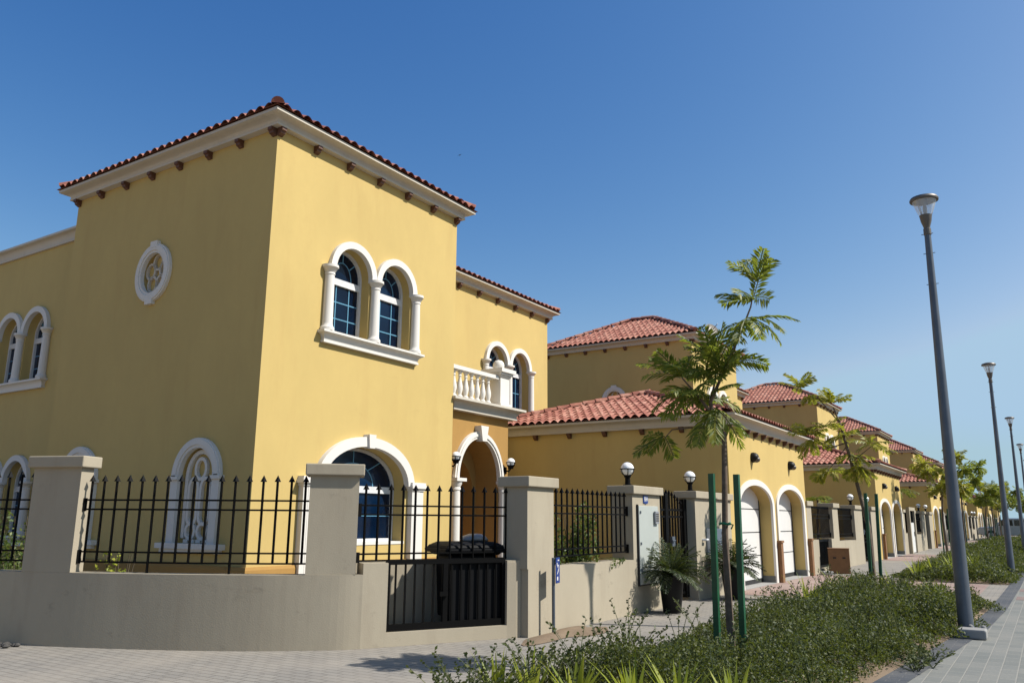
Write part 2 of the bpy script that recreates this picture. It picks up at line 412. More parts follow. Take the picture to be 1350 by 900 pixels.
def glazed(win, F, c, z0, zs, ru, rz, depth, tr=None, cols=(-.28, .42), rows=3):
    fw = .045; tr = zs-.13 if tr is None else tr
    fr = MB(); d = -depth+.002
    outer = archpoly(c, z0, zs, ru, rz); inner = archpoly(c, z0+fw, zs, ru-fw, rz-fw)
    ring(fr, F, inner, outer, d, d+.06, closed=True)
    rect(fr, F, c-ru+fw, c+ru-fw, tr-.055, tr+.055, d+.001, d+.05)
    obj('frame', fr, M['frame'], win)
    g = MB(); n = d+.012
    g.add([F.p(u, z, n) for u, z in outer], [tuple(range(len(outer)))])
    obj('pane', g, M['glass'], win)
    b = MB(); t = .009; nb0, nb1 = n+.001, n+.006
    for k in cols: rect(b, F, c+ru*k-t, c+ru*k+t, z0+fw, tr-.055, nb0, nb1)
    for i in range(1, rows): 
        z = z0+fw+(tr-.055-z0-fw)*i/rows
        rect(b, F, c-ru+fw, c+ru-fw, z-t, z+t, nb0+.001, nb1+.001)
    q = (zs+rz-tr)*.55
    ring(b, F, arc(c, tr+.055, ru*.5-t, q-t, n=14), arc(c, tr+.055, ru*.5+t, q+t, n=14), nb0, nb1)
    for an in (45, 90, 135):
        ca, sa = math.cos(R(an)), math.sin(R(an))
        p0 = (c+ru*.5*ca, tr+.055+q*sa); p1 = (c+ru*.93*ca, tr+.03+(zs+rz-tr-.04)*.97*sa)
        prism(b, F, [(p0[0]-t*sa, p0[1]+t*ca), (p0[0]+t*sa, p0[1]-t*ca), (p1[0]+t*sa, p1[1]-t*ca), (p1[0]-t*sa, p1[1]+t*ca)], nb0+.002, nb1+.002)
    obj('glazing_bar', b, M['bar'], win)

# ------------------------------------------------------------------ the house
XT, YT, YR, XL, W = -9.16, 7.52, 12.04, -14.62, -5.45
YG, GW, S = 16.58, 6.27, 17.25
XW, YW1 = -11.05, 18.73
H1 = 'two storey yellow corner villa with balcony nearest the camera'
house = thing('villa', H1, 'house', (XT, YT, 0), 'yellow villas along the street')
def build_house(h):
    wl = MB()
    ft = FX(XT); fs = FY(YT)
    up = [archpoly(c, 4.26, 5.30, .42, .42) for c in (9.23, 10.29)]
    big = archpoly(9.76, 1.02, 1.93, .98, .60)
    facade(wl, ft, [(YT, 0), (YR, 0), (YR, 7.18), (YT, 7.18)], up+[big], .26)
    med = arc(-11.97, 5.33, .33, .36, 0, 2*PI*23/24, 23)
    blind = [archpoly(c, 1.03, 1.98, .40, .42) for c in (-10.36, -13.50)]
    facade(wl, fs, [(XL, 0), (XT, 0), (XT, 7.18), (XL, 7.18)], [med]+blind, .09)
    # recessed backs of the ornaments
    wl.add([fs.p(u, z, -.09) for u, z in med], [tuple(range(len(med)))])
    for bp in blind: wl.add([fs.p(u, z, -.09) for u, z in bp], [tuple(range(len(bp)))])
    wl.quad((XL, YR, 0), (XL, YT, 0), (XL, YT, 7.18), (XL, YR, 7.18)); wl.quad((XT, YR, 0), (XL, YR, 0), (XL, YR, 7.18), (XT, YR, 7.18))
    # left wing beside the tower (flat roofed)
    yb = 8.34; fb = FY(yb); xb = -30
    lw = [archpoly(c, 4.10, 5.14, .42, .42) for c in (-18.30, -17.24)]+[archpoly(c, 1.02, 2.06, .42, .42) for c in (-18.30, -17.24)]
    facade(wl, fb, [(xb, 0), (XL, 0), (XL, 6.95), (xb, 6.95)], lw, .26)
    wl.quad((xb, 14, 0), (xb, yb, 0), (xb, yb, 6.95), (xb, 14, 6.95)); wl.quad((XL-.01, 14, 6.94), (xb, 14, 6.94), (xb, yb+.02, 6.94), (XL-.01, yb+.02, 6.94))
    wl.quad((XL-.01, 14, 0), (xb, 14, 0), (xb, 14, 6.95), (XL-.01, 14, 6.95))
    # rear wing with the balcony
    fw = FX(XW); ww = [archpoly(c, 3.72, 5.17, .42, .42) for c in (16.25, 17.29)]
    facade(wl, fw, [(YR-.4, 0), (YW1, 0), (YW1, 6.85), (YR-.4, 6.85)], ww, .24)
    wl.quad((XW, YW1, 0), (-17, YW1, 0), (-17, YW1, 6.85), (XW, YW1, 6.85)); wl.quad((-17, YW1, 0), (-17, YR-.4, 0), (-17, YR-.4, 6.85), (-17, YW1, 6.85))
    wl.quad((-17, YR-.4, 0), (XW, YR-.4, 0), (XW, YR-.4, 6.85), (-17, YR-.4, 6.85))
    # garage
    fg = FX(W); gh = [archpoly(c, 0, 1.74, 1.20, .44) for c in (18.36, 21.27)]
    facade(wl, fg, [(YG, 0), (YG+GW, 0), (YG+GW, 3.40), (YG, 3.40)], gh, .30)
    wl.quad((-11.75, YG, 0), (W, YG, 0), (W, YG, 3.4), (-11.75, YG, 3.4)); wl.quad((W, YG+GW, 0), (-11.75, YG+GW, 0), (-11.75, YG+GW, 3.4), (W, YG+GW, 3.4))
    wl.quad((-11.75, YG+GW, 0), (-11.75, YG, 0), (-11.75, YG, 3.4), (-11.75, YG+GW, 3.4))
    obj('wall', wl, M['wall'], h)
    # plinth
    p = MB(); sweep_rect(p, XL+.002, XT, YT, YR, [(0, .74), (.035, .74), (.05, .70), (.05, .36), (.075, .35), (.075, 0), (0, 0)])
    obj('plinth', p, M['ochre'], h)
    # cornices and roofs
    for (x0, x1, y0, y1, zt, zb, ot) in ((XL, XT, YT, YR, 7.345, 7.165, .26), (-17, XW, YR-.4, YW1, 6.99, 6.80, .26), (-11.75, W, YG, YG+GW, 3.575, 3.355, .285)):
        c = MB(); sweep_rect(c, x0, x1, y0, y1, cornice(zt, zb, ot)); obj('cornice', c, M['cornice'], h, smooth=True)
        t = MB(); e = ot+.035
        hip_roof(t, x0-e, x1+e, y0-e, y1+e, zt+.028, {7.345: .50, 6.99: .36, 3.575: .305}[zt])
        obj('roof', t, M['tile'], h, smooth=True)
    c = MB(); sweep_rect(c, xb, XL-.27, yb, 14, cornice(7.16, 6.92, .16, .05)); obj('cornice', c, M['cornice'], h, smooth=True)
    # corbels
    def corb(F, u0, u1, n, z):
        for i in range(n): obj('corbel', corbel(F, u0+(u1-u0)*i/(n-1), z), M['bracket'], h)
    corb(ft, YT+.03, YR-.05, 7, 7.165); corb(fs, XL+.05, XT-.06, 8, 7.165)
    corb(FX(XW), 13.0, YW1-.06, 8, 6.80); corb(fg, YG+.05, YG+GW-.05, 11, 3.355); corb(FY(YG), -11.0, W-.06, 7, 3.355)
    # upper and lower windows
    arched_pair(h, ft, 9.23, 10.29, 4.24, 5.30)
    arched_pair(h, fb, -18.30, -17.24, 4.10, 5.14); arched_pair(h, fb, -18.30, -17.24, 1.02, 2.06)
    arched_pair(h, fw, 16.25, 17.29, 3.72, 5.17, sill=False)
    m = MB(); ring(m, ft, arc(9.76, 1.93, .973, .593, n=28), arc(9.76, 1.93, 1.13, .75, n=28), -.02, .09)
    win = obj('window', m, M['trim'], h, smooth=True)
    k = MB(); prism(k, ft, [(9.70, 2.5), (9.82, 2.5), (9.84, 2.72), (9.68, 2.72)], .0, .13); obj('keystone', k, M['trim'], win)
    for a, b in ((8.37, 8.66), (10.82, 11.12)):
        k = MB(); rect(k, ft, a, b, .0, 1.86, -.01, .10)
        q = (b-a)/3
        rect(k, ft, a+q, b-q, .02, 1.86, .06, .104)
        for (o, za, zb) in ((.02, 1.86, 1.90), (.05, 1.90, 1.95), (.03, 1.95, 2.0)): rect(k, ft, a-o, b+o, za, zb, -.01, .10+o)
        obj('column', k, M['trim'], win)
    k = MB(); rect(k, ft, 9.76-.99, 9.76+.99, .985, 1.03, -.28, .01); obj('sill', k, M['trim'], win)
    glazed(win, ft, 9.76, 1.03, 1.93, .97, .59, .30, tr=1.86, cols=(-.33, .33), rows=2)
    # tracery ornaments on the shaded side
    o = MB(); ring(o, fs, arc(-11.97, 5.33, .315, .345, 0, 2*PI*31/32, 31), arc(-11.97, 5.33, .47, .50, 0, 2*PI*31/32, 31), -.02, .05, closed=True)
    ring(o, fs, arc(-11.97, 5.33, .36, .39, 0, 2*PI*31/32, 31), arc(-11.97, 5.33, .44, .47, 0, 2*PI*31/32, 31), .05, .065, closed=True)
    rect(o, fs, -12.06, -11.88, 5.76, 5.87, -.01, .07); rect(o, fs, -12.06, -11.88, 4.79, 4.90, -.01, .07)
    md = obj('medallion', o, M['trim'], h, smooth=True)
    o = MB()
    for i in range(5):
        a = R(90+72*i); cu, cz = -11.97+.19*math.cos(a), 5.33+.205*math.sin(a)
        ring(o, fs, arc(cu, cz, .098, .113, 0, 2*PI*15/16, 15), arc(cu, cz, .135, .15, 0, 2*PI*15/16, 15), -.088, -.045, closed=True)
    obj('tracery', o, M['cornice'], md)
    for c in (-10.36, -13.50):
        o = MB(); ring(o, fs, [(c+.394, 1.03)]+arc(c, 1.98, .394, .414)+[(c-.394, 1.03)], [(c+.55, 1.03)]+arc(c, 1.98, .56, .56)+[(c-.55, 1.03)], -.02, .055)
        ring(o, fs, [(c+.44, 2.0)]+arc(c, 1.98, .44, .46)+[(c-.44, 2.0)], [(c+.53, 2.0)]+arc(c, 1.98, .53, .54)+[(c-.53, 2.0)], .055, .07)
        for s_ in (-1, 1): rect(o, fs, c+s_*.485-.115, c+s_*.485+.115, 1.935, 1.985, -.01, .085)
        b = obj('blind_window', o, M['trim'], h, smooth=True)
        o = MB(); rect(o, fs, c-.74, c+.74, .955, 1.03, -.01, .10); rect(o, fs, c-.68, c+.68, .90, .955, -.01, .06); obj('sill', o, M['trim'], b)
        o = MB(); d0, d1 = -.088, -.04
        ring(o, fs, [(c+.275, 1.10)]+arc(c, 1.98, .275, .33)+[(c-.275, 1.10)], [(c+.34, 1.10)]+arc(c, 1.98, .34, .39)+[(c-.34, 1.10)], d0, d1)
        ring(o, fs, arc(c, 2.09, .095, .125, 0, 2*PI*15/16, 15), arc(c, 2.09, .145, .175, 0, 2*PI*15/16, 15), d0, d1, closed=True)
        for s_ in (-1, 1):
            cc = c+s_*.133
            lo = arc(cc, 1.40, .078, .08, PI, 2*PI, 8)+arc(cc, 1.80, .078, .13, 0, PI, 8)
            hi = arc(cc, 1.40, .128, .125, PI, 2*PI, 8)+arc(cc, 1.80, .128, .18, 0, PI, 8)
            ring(o, fs, lo, hi, d0, d1+.002, closed=True)
            ring(o, fs, arc(cc, 1.20, .08, .085, 0, 2*PI*11/12, 11), arc(cc, 1.20, .128, .13, 0, 2*PI*11/12, 11), d0, d1+.004, closed=True)
        for i in range(4): rect(o, fs, c-.27+i*.145, c-.17+i*.145, 1.035, 1.085, d0, d1)
        obj('tracery', o, M['trim'], b)
    # porch and balcony
    XP, y0, y1 = -9.36, YR-.05, 14.23
    fp = FX(XP); m = MB(); cp = 13.16
    facade(m, fp, [(y0, 0), (y1, 0), (y1, 3.46), (y0, 3.46)], [archpoly(cp, 0, 2.16, .70, .80)], .55)
    ip = [(y0, 0), (y1, 0), (y1, 3.46), (y0, 3.46)]
    fq = FX(XP-.55); facade(m, fq, [(cp-.75, 0), (cp+.75, 0), (cp+.75, 3.1), (cp-.75, 3.1)], [archpoly(cp+.02, 0, 1.95, .56, .62)], .5)
    m.quad(FX(XP-1.05).p(cp-.7, 0), FX(XP-1.05).p(cp+.7, 0), FX(XP-1.05).p(cp+.7, 2.8), FX(XP-1.05).p(cp-.7, 2.8))
    m.quad((XP, y1, 0), (XW, y1, 0), (XW, y1, 3.46), (XP, y1, 3.46)); m.quad((XP, y0, 3.45), (XP, y1, 3.45), (XW, y1, 3.45), (XW, y0, 3.45))
    po = obj('porch', m, M['ochre'], h)
    m = MB(); ring(m, fp, arc(cp, 2.16, .693, .793, n=28), arc(cp, 2.16, .83, .93, n=28), -.02, .07); ring(m, fp, arc(cp, 2.16, .74, .84, n=28), arc(cp, 2.16, .79, .89, n=28), .07, .09)
    obj('arch_moulding', m, M['trim'], po, smooth=True)
    m = MB(); prism(m, fp, [(cp-.07, 2.90), (cp+.07, 2.90), (cp+.13, 3.20), (cp-.13, 3.20)], 0, .16); obj('keystone', m, M['trim'], po)
    for s_ in (-1, 1):
        m = MB(); c = cp+s_*.80; a = fp.p(c, 0, .06)
        m.lathe(a[0], a[1], [(.13, 0), (.13, .1), (.105, .14), (.10, .2), (.088, 1.92), (.10, 1.93), (.10, 1.96), (.09, 1.98), (.13, 2.06), (.13, 2.09)], 14)
        rect(m, fp, c-.15, c+.15, 2.09, 2.15, -.01, .21); obj('column', m, M['trim'], po, smooth=True)
    m = MB(); rect(m, FX(XP-1.05), cp-.5, cp+.5, 0, 2.3, 0, .04)
    for i in range(2):
        for j in range(3): rect(m, FX(XP-1.05), cp-.42+i*.44, cp-.04+i*.44, .15+j*.7, .75+j*.7, .04, .055)
    obj('front_door', m, M['bracket'], po)
    m = MB(); sweep_rect(m, XW+.3, XP, y0+.30, y1, cornice(3.655, 3.43, .28, .14))
    ba = obj('balcony', m, M['cornice'], h, smooth=True)
    xb_, = (XP-.02,)
    bal = [(.06, 3.70), (.06, 3.74), (.035, 3.76), (.045, 3.80), (.062, 3.87), (.058, 3.93), (.040, 4.02), (.027, 4.10), (.030, 4.12), (.042, 4.13), (.028, 4.15), (.036, 4.19), (.05, 4.20), (.05, 4.235)]
    pts = [(xb_, 12.14+.195*i) for i in range(8)]+[(XP-.42-.2*i, 13.98) for i in range(6)]
    for (x, y) in pts: obj('baluster', MB().lathe(x, y, bal, 10), M['trim'], ba, smooth=True)
    m = MB(); m.box(xb_-.09, xb_+.09, y0+.08, 13.76, 4.235, 4.31); m.box(XW+.02, XP-.3, 13.89, 14.07, 4.235, 4.31)
    m.box(xb_-.09, xb_+.09, y0+.08, 13.76, 3.657, 3.70); m.box(XW+.02, XP-.3, 13.89, 14.07, 3.657, 3.70); obj('handrail', m, M['trim'], ba)
    m = MB(); cx, cy = XP-.08, 13.97
    for (hw, za, zb) in ((.20, 3.656, 3.74), (.165, 3.74, 4.30), (.19, 4.30, 4.34), (.225, 4.34, 4.39), (.27, 4.39, 4.47)): m.box(cx-hw, cx+hw, cy-hw, cy+hw, za, zb)
    m.lathe(cx, cy, [(.09, 4.47), (.10, 4.49)]+[(.125*math.cos(R(a)), 4.57+.125*math.sin(R(a))) for a in range(-35, 91, 18)][:-1]+[(.004, 4.695)], 16)
    obj('pedestal', m, M['trim'], ba, smooth=True)
    # garage doors
    for c in (18.36, 21.27):
        m = MB(); fd = FX(W-.30)
        zs = [0, .05]+[.05+.54*i for i in range(1, 5)]
        dp = MB(); rect(dp, fd, c-1.14, c+1.14, .0, 2.2, -.06, -.02); 
        gap = .012
        lv = [.10, .62, 1.14, 1.66, 2.25]
        for a, b in zip(lv[:-1], lv[1:]): rect(dp, fd, c-1.135, c+1.135, a+gap, b-gap, -.02, .012)
        gd = obj('garage_door', dp, M['door'], h)
        g = MB()
        for z in lv[1:-1]: rect(g, fd, c-1.13, c+1.13, z-gap+.001, z+gap-.001, -.019, .002)
        rect(g, fd, c+1.135, c+1.20, 0, 2.2, -.02, .02); rect(g, fd, c-1.2, c-1.135, 0, 2.2, -.02, .02); rect(g, fd, c-1.135, c+1.135, .0, .10, -.02, .008)
        obj('seal', g, M['dark'], gd)
        g = MB(); rect(g, fd, c-.25, c-.21, .72, .98, .012, .03); g.tube([fd.p(c-.23, .9, .02), fd.p(c-.23, .9, .07), fd.p(c-.08, .9, .07)], .014, 8); obj('handle', g, M['iron'], gd)
        obj('threshold', MB().box(W-.29, W+.03, c-1.19, c+1.19, .002, .014), M['conc'], gd)
        m = MB(); ip = [(c+1.193, .0)]+arc(c, 1.74, 1.193, .433, n=28)+[(c-1.193, .0)]; op = [(c+1.35, .0)]+arc(c, 1.74, 1.35, .56, n=28)+[(c-1.35, .0)]
        ring(m, fg, ip, op, -.02, .035); obj('arch_moulding', m, M['trim'], h, smooth=True)
        m = MB(); fr = FY(0)
        for s_ in (-1, 1): obj('skirting', MB().box(W-.29, W+.002, c+s_*1.194-.008, c+s_*1.194+.008, 0, .16), M['grime'], h)
build_house(house)

# ------------------------------------------------------------------ boundary walls
IN = .10
def spear(mb, p, zb, zt, r=.010):
    x, y = p
    mb.box(x-r, x+r, y-r, y+r, zb, zt-.07)
    k = .026
    mb.add([(x-k, y-k, zt-.075), (x+k, y-k, zt-.075), (x+k, y+k, zt-.075), (x-k, y+k, zt-.075), (x, y, zt)], [(3, 2, 1, 0), (0, 1, 4), (1, 2, 4), (2, 3, 4), (3, 0, 4)])
def along(path, t):
    """point at arc length t on polyline"""
    for a, b in zip(path[:-1], path[1:]):
        l = math.dist(a, b)
        if t <= l or b is path[-1]: return (a[0]+(b[0]-a[0])*t/l, a[1]+(b[1]-a[1])*t/l)
        t -= l
def plen(path): return sum(math.dist(a, b) for a, b in zip(path[:-1], path[1:]))
def railing(path, nb, rails, ztop, zbot, feet=(), zfoot=.8, ends=True, arch=0):
    mb = MB(); L = plen(path)
    pts = path
    for z in rails:
        mb.tube([(x, y, z) for x, y in pts], .0135, 4)
    for i in range(nb):
        t = L*(i+.5)/nb; p = along(path, t)
        spear(mb, p, zfoot if i in feet else zbot, ztop+arch*math.sin(PI*(i+.5)/nb))
    if ends:
        for e in (path[0], path[-1]):
            for a, b in ((rails[1], rails[0]), (rails[3], rails[2])): mb.box(e[0]-.022, e[0]+.022, e[1]-.022, e[1]+.022, a-.02, b+.02)
    return mb
def offset(path, d):
    out = []
    for i, p in enumerate(path):
        a = path[max(i-1, 0)]; b = path[min(i+1, len(path)-1)]
        l = math.dist(a, b); tx, ty = (b[0]-a[0])/l, (b[1]-a[1])/l
        out.append((p[0]-ty*d, p[1]+tx*d))
    return out
def wall_strip(mb, path, z0, z1, th):
    q = offset(path, th); k = len(path); vs = []
    for P_ in (path, q):
        for z in (z0, z1): vs += [(x, y, z) for x, y in P_]
    fs = []
    for i in range(k-1):
        fs += [(i, i+1, k+i+1, k+i), (2*k+i+1, 2*k+i, 3*k+i, 3*k+i+1), (k+i, k+i+1, 3*k+i+1, 3*k+i), (i+1, i, 2*k+i, 2*k+i+1)]
    fs += [(0, k, 3*k, 2*k), (k-1, 2*k+k-1, 3*k+k-1, k+k-1)]
    mb.add(vs, fs)
def pillar(parent, c, u, w, d, zt, capw=.055, z0=.80):
    m = MB(); m.obox(c, u, w, d, z0, zt-.13); p = obj('pillar', m, M['fence'], parent)
    m = MB(); m.obox(c, u, w+2*capw, d+2*capw, zt-.13, zt); obj('cap', m, M['fence'], p, bevel=.012)
    return p
def smooth_path(pts, n=6):
    out = []
    for i in range(len(pts)-1):
        p0 = pts[max(i-1, 0)]; p1 = pts[i]; p2 = pts[i+1]; p3 = pts[min(i+2, len(pts)-1)]
        for k in range(n):
            t = k/n
            out.append(tuple(.5*((2*p1[a])+(-p0[a]+p2[a])*t+(2*p0[a]-5*p1[a]+4*p2[a]-p3[a])*t*t+(-p0[a]+3*p1[a]-3*p2[a]+p3[a])*t**3) for a in (0, 1)))
    return out+[pts[-1]]
TH = .22
bw = thing('boundary_wall', 'beige rendered garden wall curving round the corner with black spear railings', 'wall', (-6.6, 6.9, 0), 'garden walls along the pavement')
curve = smooth_path([(-14.0, 3.55), (-12.0, 4.15), (-10.03, 4.90), (-9.27, 5.18), (-8.59, 5.48), (-7.91, 5.83), (-7.28, 6.23), (-6.72, 6.70), (-6.50, 6.96)])
gate_path = [(-6.50, 6.96), (-6.36, 7.22), (-5.64, 8.58), (-5.55, 8.75)]
m = MB(); wall_strip(m, curve, 0, .785, TH)
wall_strip(m, [gate_path[0], gate_path[1]], 0, .905, TH); wall_strip(m, [gate_path[2], gate_path[3]], 0, .905, TH); wall_strip(m, [gate_path[1], gate_path[2]], 0, .15, TH+.5)
wall_strip(m, [(W, 8.76), (W, 12.92)], 0, .80, TH+.12); wall_strip(m, [(W, 14.56), (W, YG-.002)], 0, .80, TH+.12)
gd = ((gate_path[2][0]-gate_path[1][0]), (gate_path[2][1]-gate_path[1][1])); gl = math.hypot(*gd); gu = (gd[0]/gl, gd[1]/gl); gn = (-gu[1], gu[0])
nb = [(gate_path[1][0]+gn[0]*.85-gu[0]*.1, gate_path[1][1]+gn[1]*.85-gu[1]*.1), (gate_path[2][0]+gn[0]*.85+gu[0]*.1, gate_path[2][1]+gn[1]*.85+gu[1]*.1)]
wall_strip(m, nb, 0, .88, .12)
wall_strip(m, [nb[1], gate_path[2]], 0, .88, .12)
obj('wall', m, M['fence'], bw)
def unit(a, b): l = math.dist(a, b); return ((b[0]-a[0])/l, (b[1]-a[1])/l)
u1 = unit((-9.865, 4.962), (-9.265, 5.184)); u2 = unit((-6.95, 6.505), (-6.545, 6.895))
n_ = lambda u: (-u[1], u[0])
def pc(a, b, d, out=.004): u = unit(a, b); n = n_(u); return ((a[0]+b[0])/2+n[0]*(d/2-out), (a[1]+b[1])/2+n[1]*(d/2-out))
pillar(bw, pc((-9.865, 4.962), (-9.265, 5.184), .20), u1, .64, .20, 2.08, z0=.786)
pillar(bw, pc((-6.95, 6.505), (-6.545, 6.895), .44), u2, .545, .44, 2.00, z0=.786)
Yh = (0, 1)
def sp(parent, y0, y1, zt=1.93, d=.36): return pillar(parent, (W-d/2, (y0+y1)/2), Yh, y1-y0, d, zt)
sp(bw, 8.74, 9.39); sp(bw, 11.84, 12.92); sp(bw, 14.56, YG-.002, d=.34)
RA = (1.585, 1.48, 1.01, .90)
cl = [p for p in curve if -9.2 < p[0] < -6.96]; cl = [(-9.265, 5.184)]+cl+[(-6.92, 6.53)]
obj('railing', railing(offset(cl, IN), 17, RA, 1.87, .90, (5, 11), .78), M['iron'], bw)
cl2 = [p for p in curve if p[0] < -9.9]; cl2 = cl2+[(-9.865, 4.962)]
obj('railing', railing(offset(cl2, IN), 26, RA, 1.92, .90, (6, 14, 20), .78), M['iron'], bw)
obj('railing', railing(offset([(-6.52, 6.94), (-5.6, 8.74)], IN+.05), 13, (1.545, 1.44, 1.0, .925), 1.80, .925), M['iron'], bw)
obj('railing', railing([(W-IN, 9.40), (W-IN, 11.83)], 16, (1.585, 1.48, 1.01, .92), 1.83, .92), M['iron'], bw)
def bar_gate(name, a, b, z0, z1, nbars, label, group=None, mat='iron'):
    t = thing(name, label, 'gate', (*((a[0]+b[0])/2, (a[1]+b[1])/2), z0), group)
    u = unit(a, b); L = math.dist(a, b)
    f = MB()
    for s0, s1, za, zb in ((0, .045, z0, z1), (L-.045, L, z0, z1), (.045, L-.045, z1-.05, z1), (.045, L-.045, z0, z0+.07), (L*.48-.03, L*.48+.03, z0+.07, z1-.05)):
        mid = ((a[0]+u[0]*(s0+s1)/2), (a[1]+u[1]*(s0+s1)/2)); f.obox(mid, u, s1-s0, .045, za, zb)
    obj('gate_frame', f, M[mat], t)
    f = MB()
    for i in range(1, nbars):
        s = L*i/nbars; f.obox((a[0]+u[0]*s, a[1]+u[1]*s), u, .02, .02, z0+.06, z1-.04)
    obj('gate_bars', f, M[mat], t)
    f = MB(); s = L*.46; f.obox((a[0]+u[0]*s-n_(u)[0]*.04, a[1]+u[1]*s-n_(u)[1]*.04), u, .10, .03, (z0+z1)/2-.03, (z0+z1)/2+.02); obj('latch', f, M[mat], t)
    return t
ga = offset(gate_path[1:3], .07)
bgt = bar_gate('bin_gate', ga[0], ga[1], .16, .93, 13, 'low black barred gate in front of the bin recess')
m = MB(); gq = offset(gate_path[1:3], .10); gL = math.dist(*gq); m.obox((gq[0][0]+gu[0]*gL*.76, gq[0][1]+gu[1]*gL*.76), gu, gL*.46, .008, .21, .90); obj('gate_panel', m, M['binm'], bgt)
def walk_gate(y0, y1, label, group='pedestrian gates in the garden walls'):
    t = thing('pedestrian_gate', label, 'gate', (W-.2, (y0+y1)/2, .05), group); x = W-.2; L = y1-y0
    f = MB(); f.box(x-.03, x+.03, y0, y0+.05, .05, 1.72); f.box(x-.04, x+.04, y1-.14, y1, .05, 1.78); f.box(x-.03, x+.03, y0+L*.40, y0+L*.40+.13, .05, 1.86)
    for z in (1.58, 1.46, .80, .69, .14): f.box(x-.018, x+.018, y0+.05, y1-.14, z-.018, z+.018)
    obj('gate_frame', f, M['iron'], t)
    f = MB()
    for i in range(11):
        k = (i+.5)/11; spear(f, (x, y0+.05+(L-.19)*k), .10, 1.74+.20*math.sin(PI*k), .012)
    obj('gate_bars', f, M['iron'], t)
    f = MB(); f.box(x+.018, x+.06, y0+L*.52, y0+L*.60, .95, 1.12); f.tube([(x+.06, y0+L*.56, 1.05), (x+.09, y0+L*.56, 1.05), (x+.09, y0+L*.48, 1.05)], .012, 6); obj('lock', f, M['steel'], t)
    return t
gate1 = walk_gate(12.93, 14.55, 'black arched spear gate between the two globe lamp pillars nearest the camera')
def ball_lamp(x, y, z, label, group, r=.108):
    t = thing('globe_lamp', label, 'lamp', (x, y, z), group)
    m = MB().lathe(x, y, [(.075, z), (.075, z+.02), (.045, z+.03), (.04, z+.13), (.055, z+.14), (.06, z+.17)], 12); obj('lamp_base', m, M['iron'], t, smooth=True)
    zc = z+.17+r*.92
    m = MB().lathe(x, y, [(r*math.cos(R(a)), zc+r*math.sin(R(a))) for a in range(-85, 86, 10)], 20); obj('globe', m, M['globe'], t, smooth='all')
    m = MB(); k = r+.008
    m.tube([(x+k*math.cos(a), y+k*math.sin(a), zc) for a in [2*PI*i/20 for i in range(21)]], .008, 5, cap=False)
    for i in range(6):
        a = 2*PI*i/6; m.tube([(x+k*math.cos(a)*math.cos(R(b)), y+k*math.sin(a)*math.cos(R(b)), zc+k*math.sin(R(b))) for b in range(0, -86, -17)], .006, 5)
    obj('lamp_cage', m, M['iron'], t)
    return t
gl1 = ball_lamp(W-.17, 11.95+.10, 1.93, 'white globe lamp on the pillar with the blue number plate', 'globe lamps on gate pillars')
gl2 = ball_lamp(W-.17, 14.80, 1.93, 'white globe lamp on the pillar joining the nearest garage', 'globe lamps on gate pillars')
# porch lanterns
def lantern(y, label):
    x, z = -9.20, 2.36
    t = thing('wall_lantern', label, 'lamp', (-9.36, y, z), 'globe lanterns beside the porch arch')
    m = MB(); m.tube([(-9.36, y, z+.02), (-9.25, y, z), (x, y, z+.06)], .016, 6); m.lathe(x, y, [(.05, z+.05), (.06, z+.09), (.09, z+.12)], 10); m.box(-9.36, -9.33, y-.05, y+.05, z-.05, z+.09); obj('lamp_bracket', m, M['iron'], t)
    r = .09; zc = z+.18
    obj('globe', MB().lathe(x, y, [(r*math.cos(R(a)), zc+r*math.sin(R(a))) for a in range(-85, 86, 10)], 16), M['globe'], t, smooth='all')
    m = MB(); k = r+.007
    for i in range(6):
        a = 2*PI*i/6; m.tube([(x+k*math.cos(a)*math.cos(R(b)), y+k*math.sin(a)*math.cos(R(b)), zc+k*math.sin(R(b))) for b in range(0, -86, -17)], .006, 4)
    m.tube([(x+k*math.cos(a), y+k*math.sin(a), zc) for a in [2*PI*i/16 for i in range(17)]], .007, 4, cap=False); obj('lamp_cage', m, M['iron'], t)
lantern(14.10, 'globe lantern on the porch wall beside the balcony end'); lantern(12.22, 'globe lantern in the angle of the tower and the porch arch')
# garage bulkhead lights
def bulkhead(y, label):
    t = thing('wall_light', label, 'lamp', (W, y, 2.78), 'bulkhead lights over the garage doors'); z = 2.78; F = FX(W)
    m = MB(); vs = []; n = 12
    for (r_, d) in ((.11, 0), (.115, .04), (.10, .10), (.07, .14), (.02, .16)):
        vs.append((r_, d))
    V = []
    for (r_, d) in vs: V += [F.p(y+r_*math.cos(2*PI*k/n), z+r_*math.sin(2*PI*k/n), d) for k in range(n)]
    m.add(V, [(i*n+k, i*n+(k+1) % n, (i+1)*n+(k+1) % n, (i+1)*n+k) for i in range(len(vs)-1) for k in range(n)]+[tuple((len(vs)-1)*n+k for k in range(n))])
    obj('housing', m, M['pot'], t, smooth=True)
    m = MB(); V = []
    for (r_, d) in ((.07, .08), (.068, .13), (.045, .17), (.01, .185)): V += [F.p(y+r_*math.cos(2*PI*k/n), z-.045+r_*math.sin(2*PI*k/n), d) for k in range(n)]
    m.add(V, [(i*n+k, i*n+(k+1) % n, (i+1)*n+(k+1) % n, (i+1)*n+k) for i in range(3) for k in range(n)]); obj('lens', m, M['darksteel'], t, smooth=True)
    return t
bl = [bulkhead(18.23, 'dark bulkhead light over the left door of the nearest garage'), bulkhead(21.37, 'dark bulkhead light over the right door of the nearest garage')]

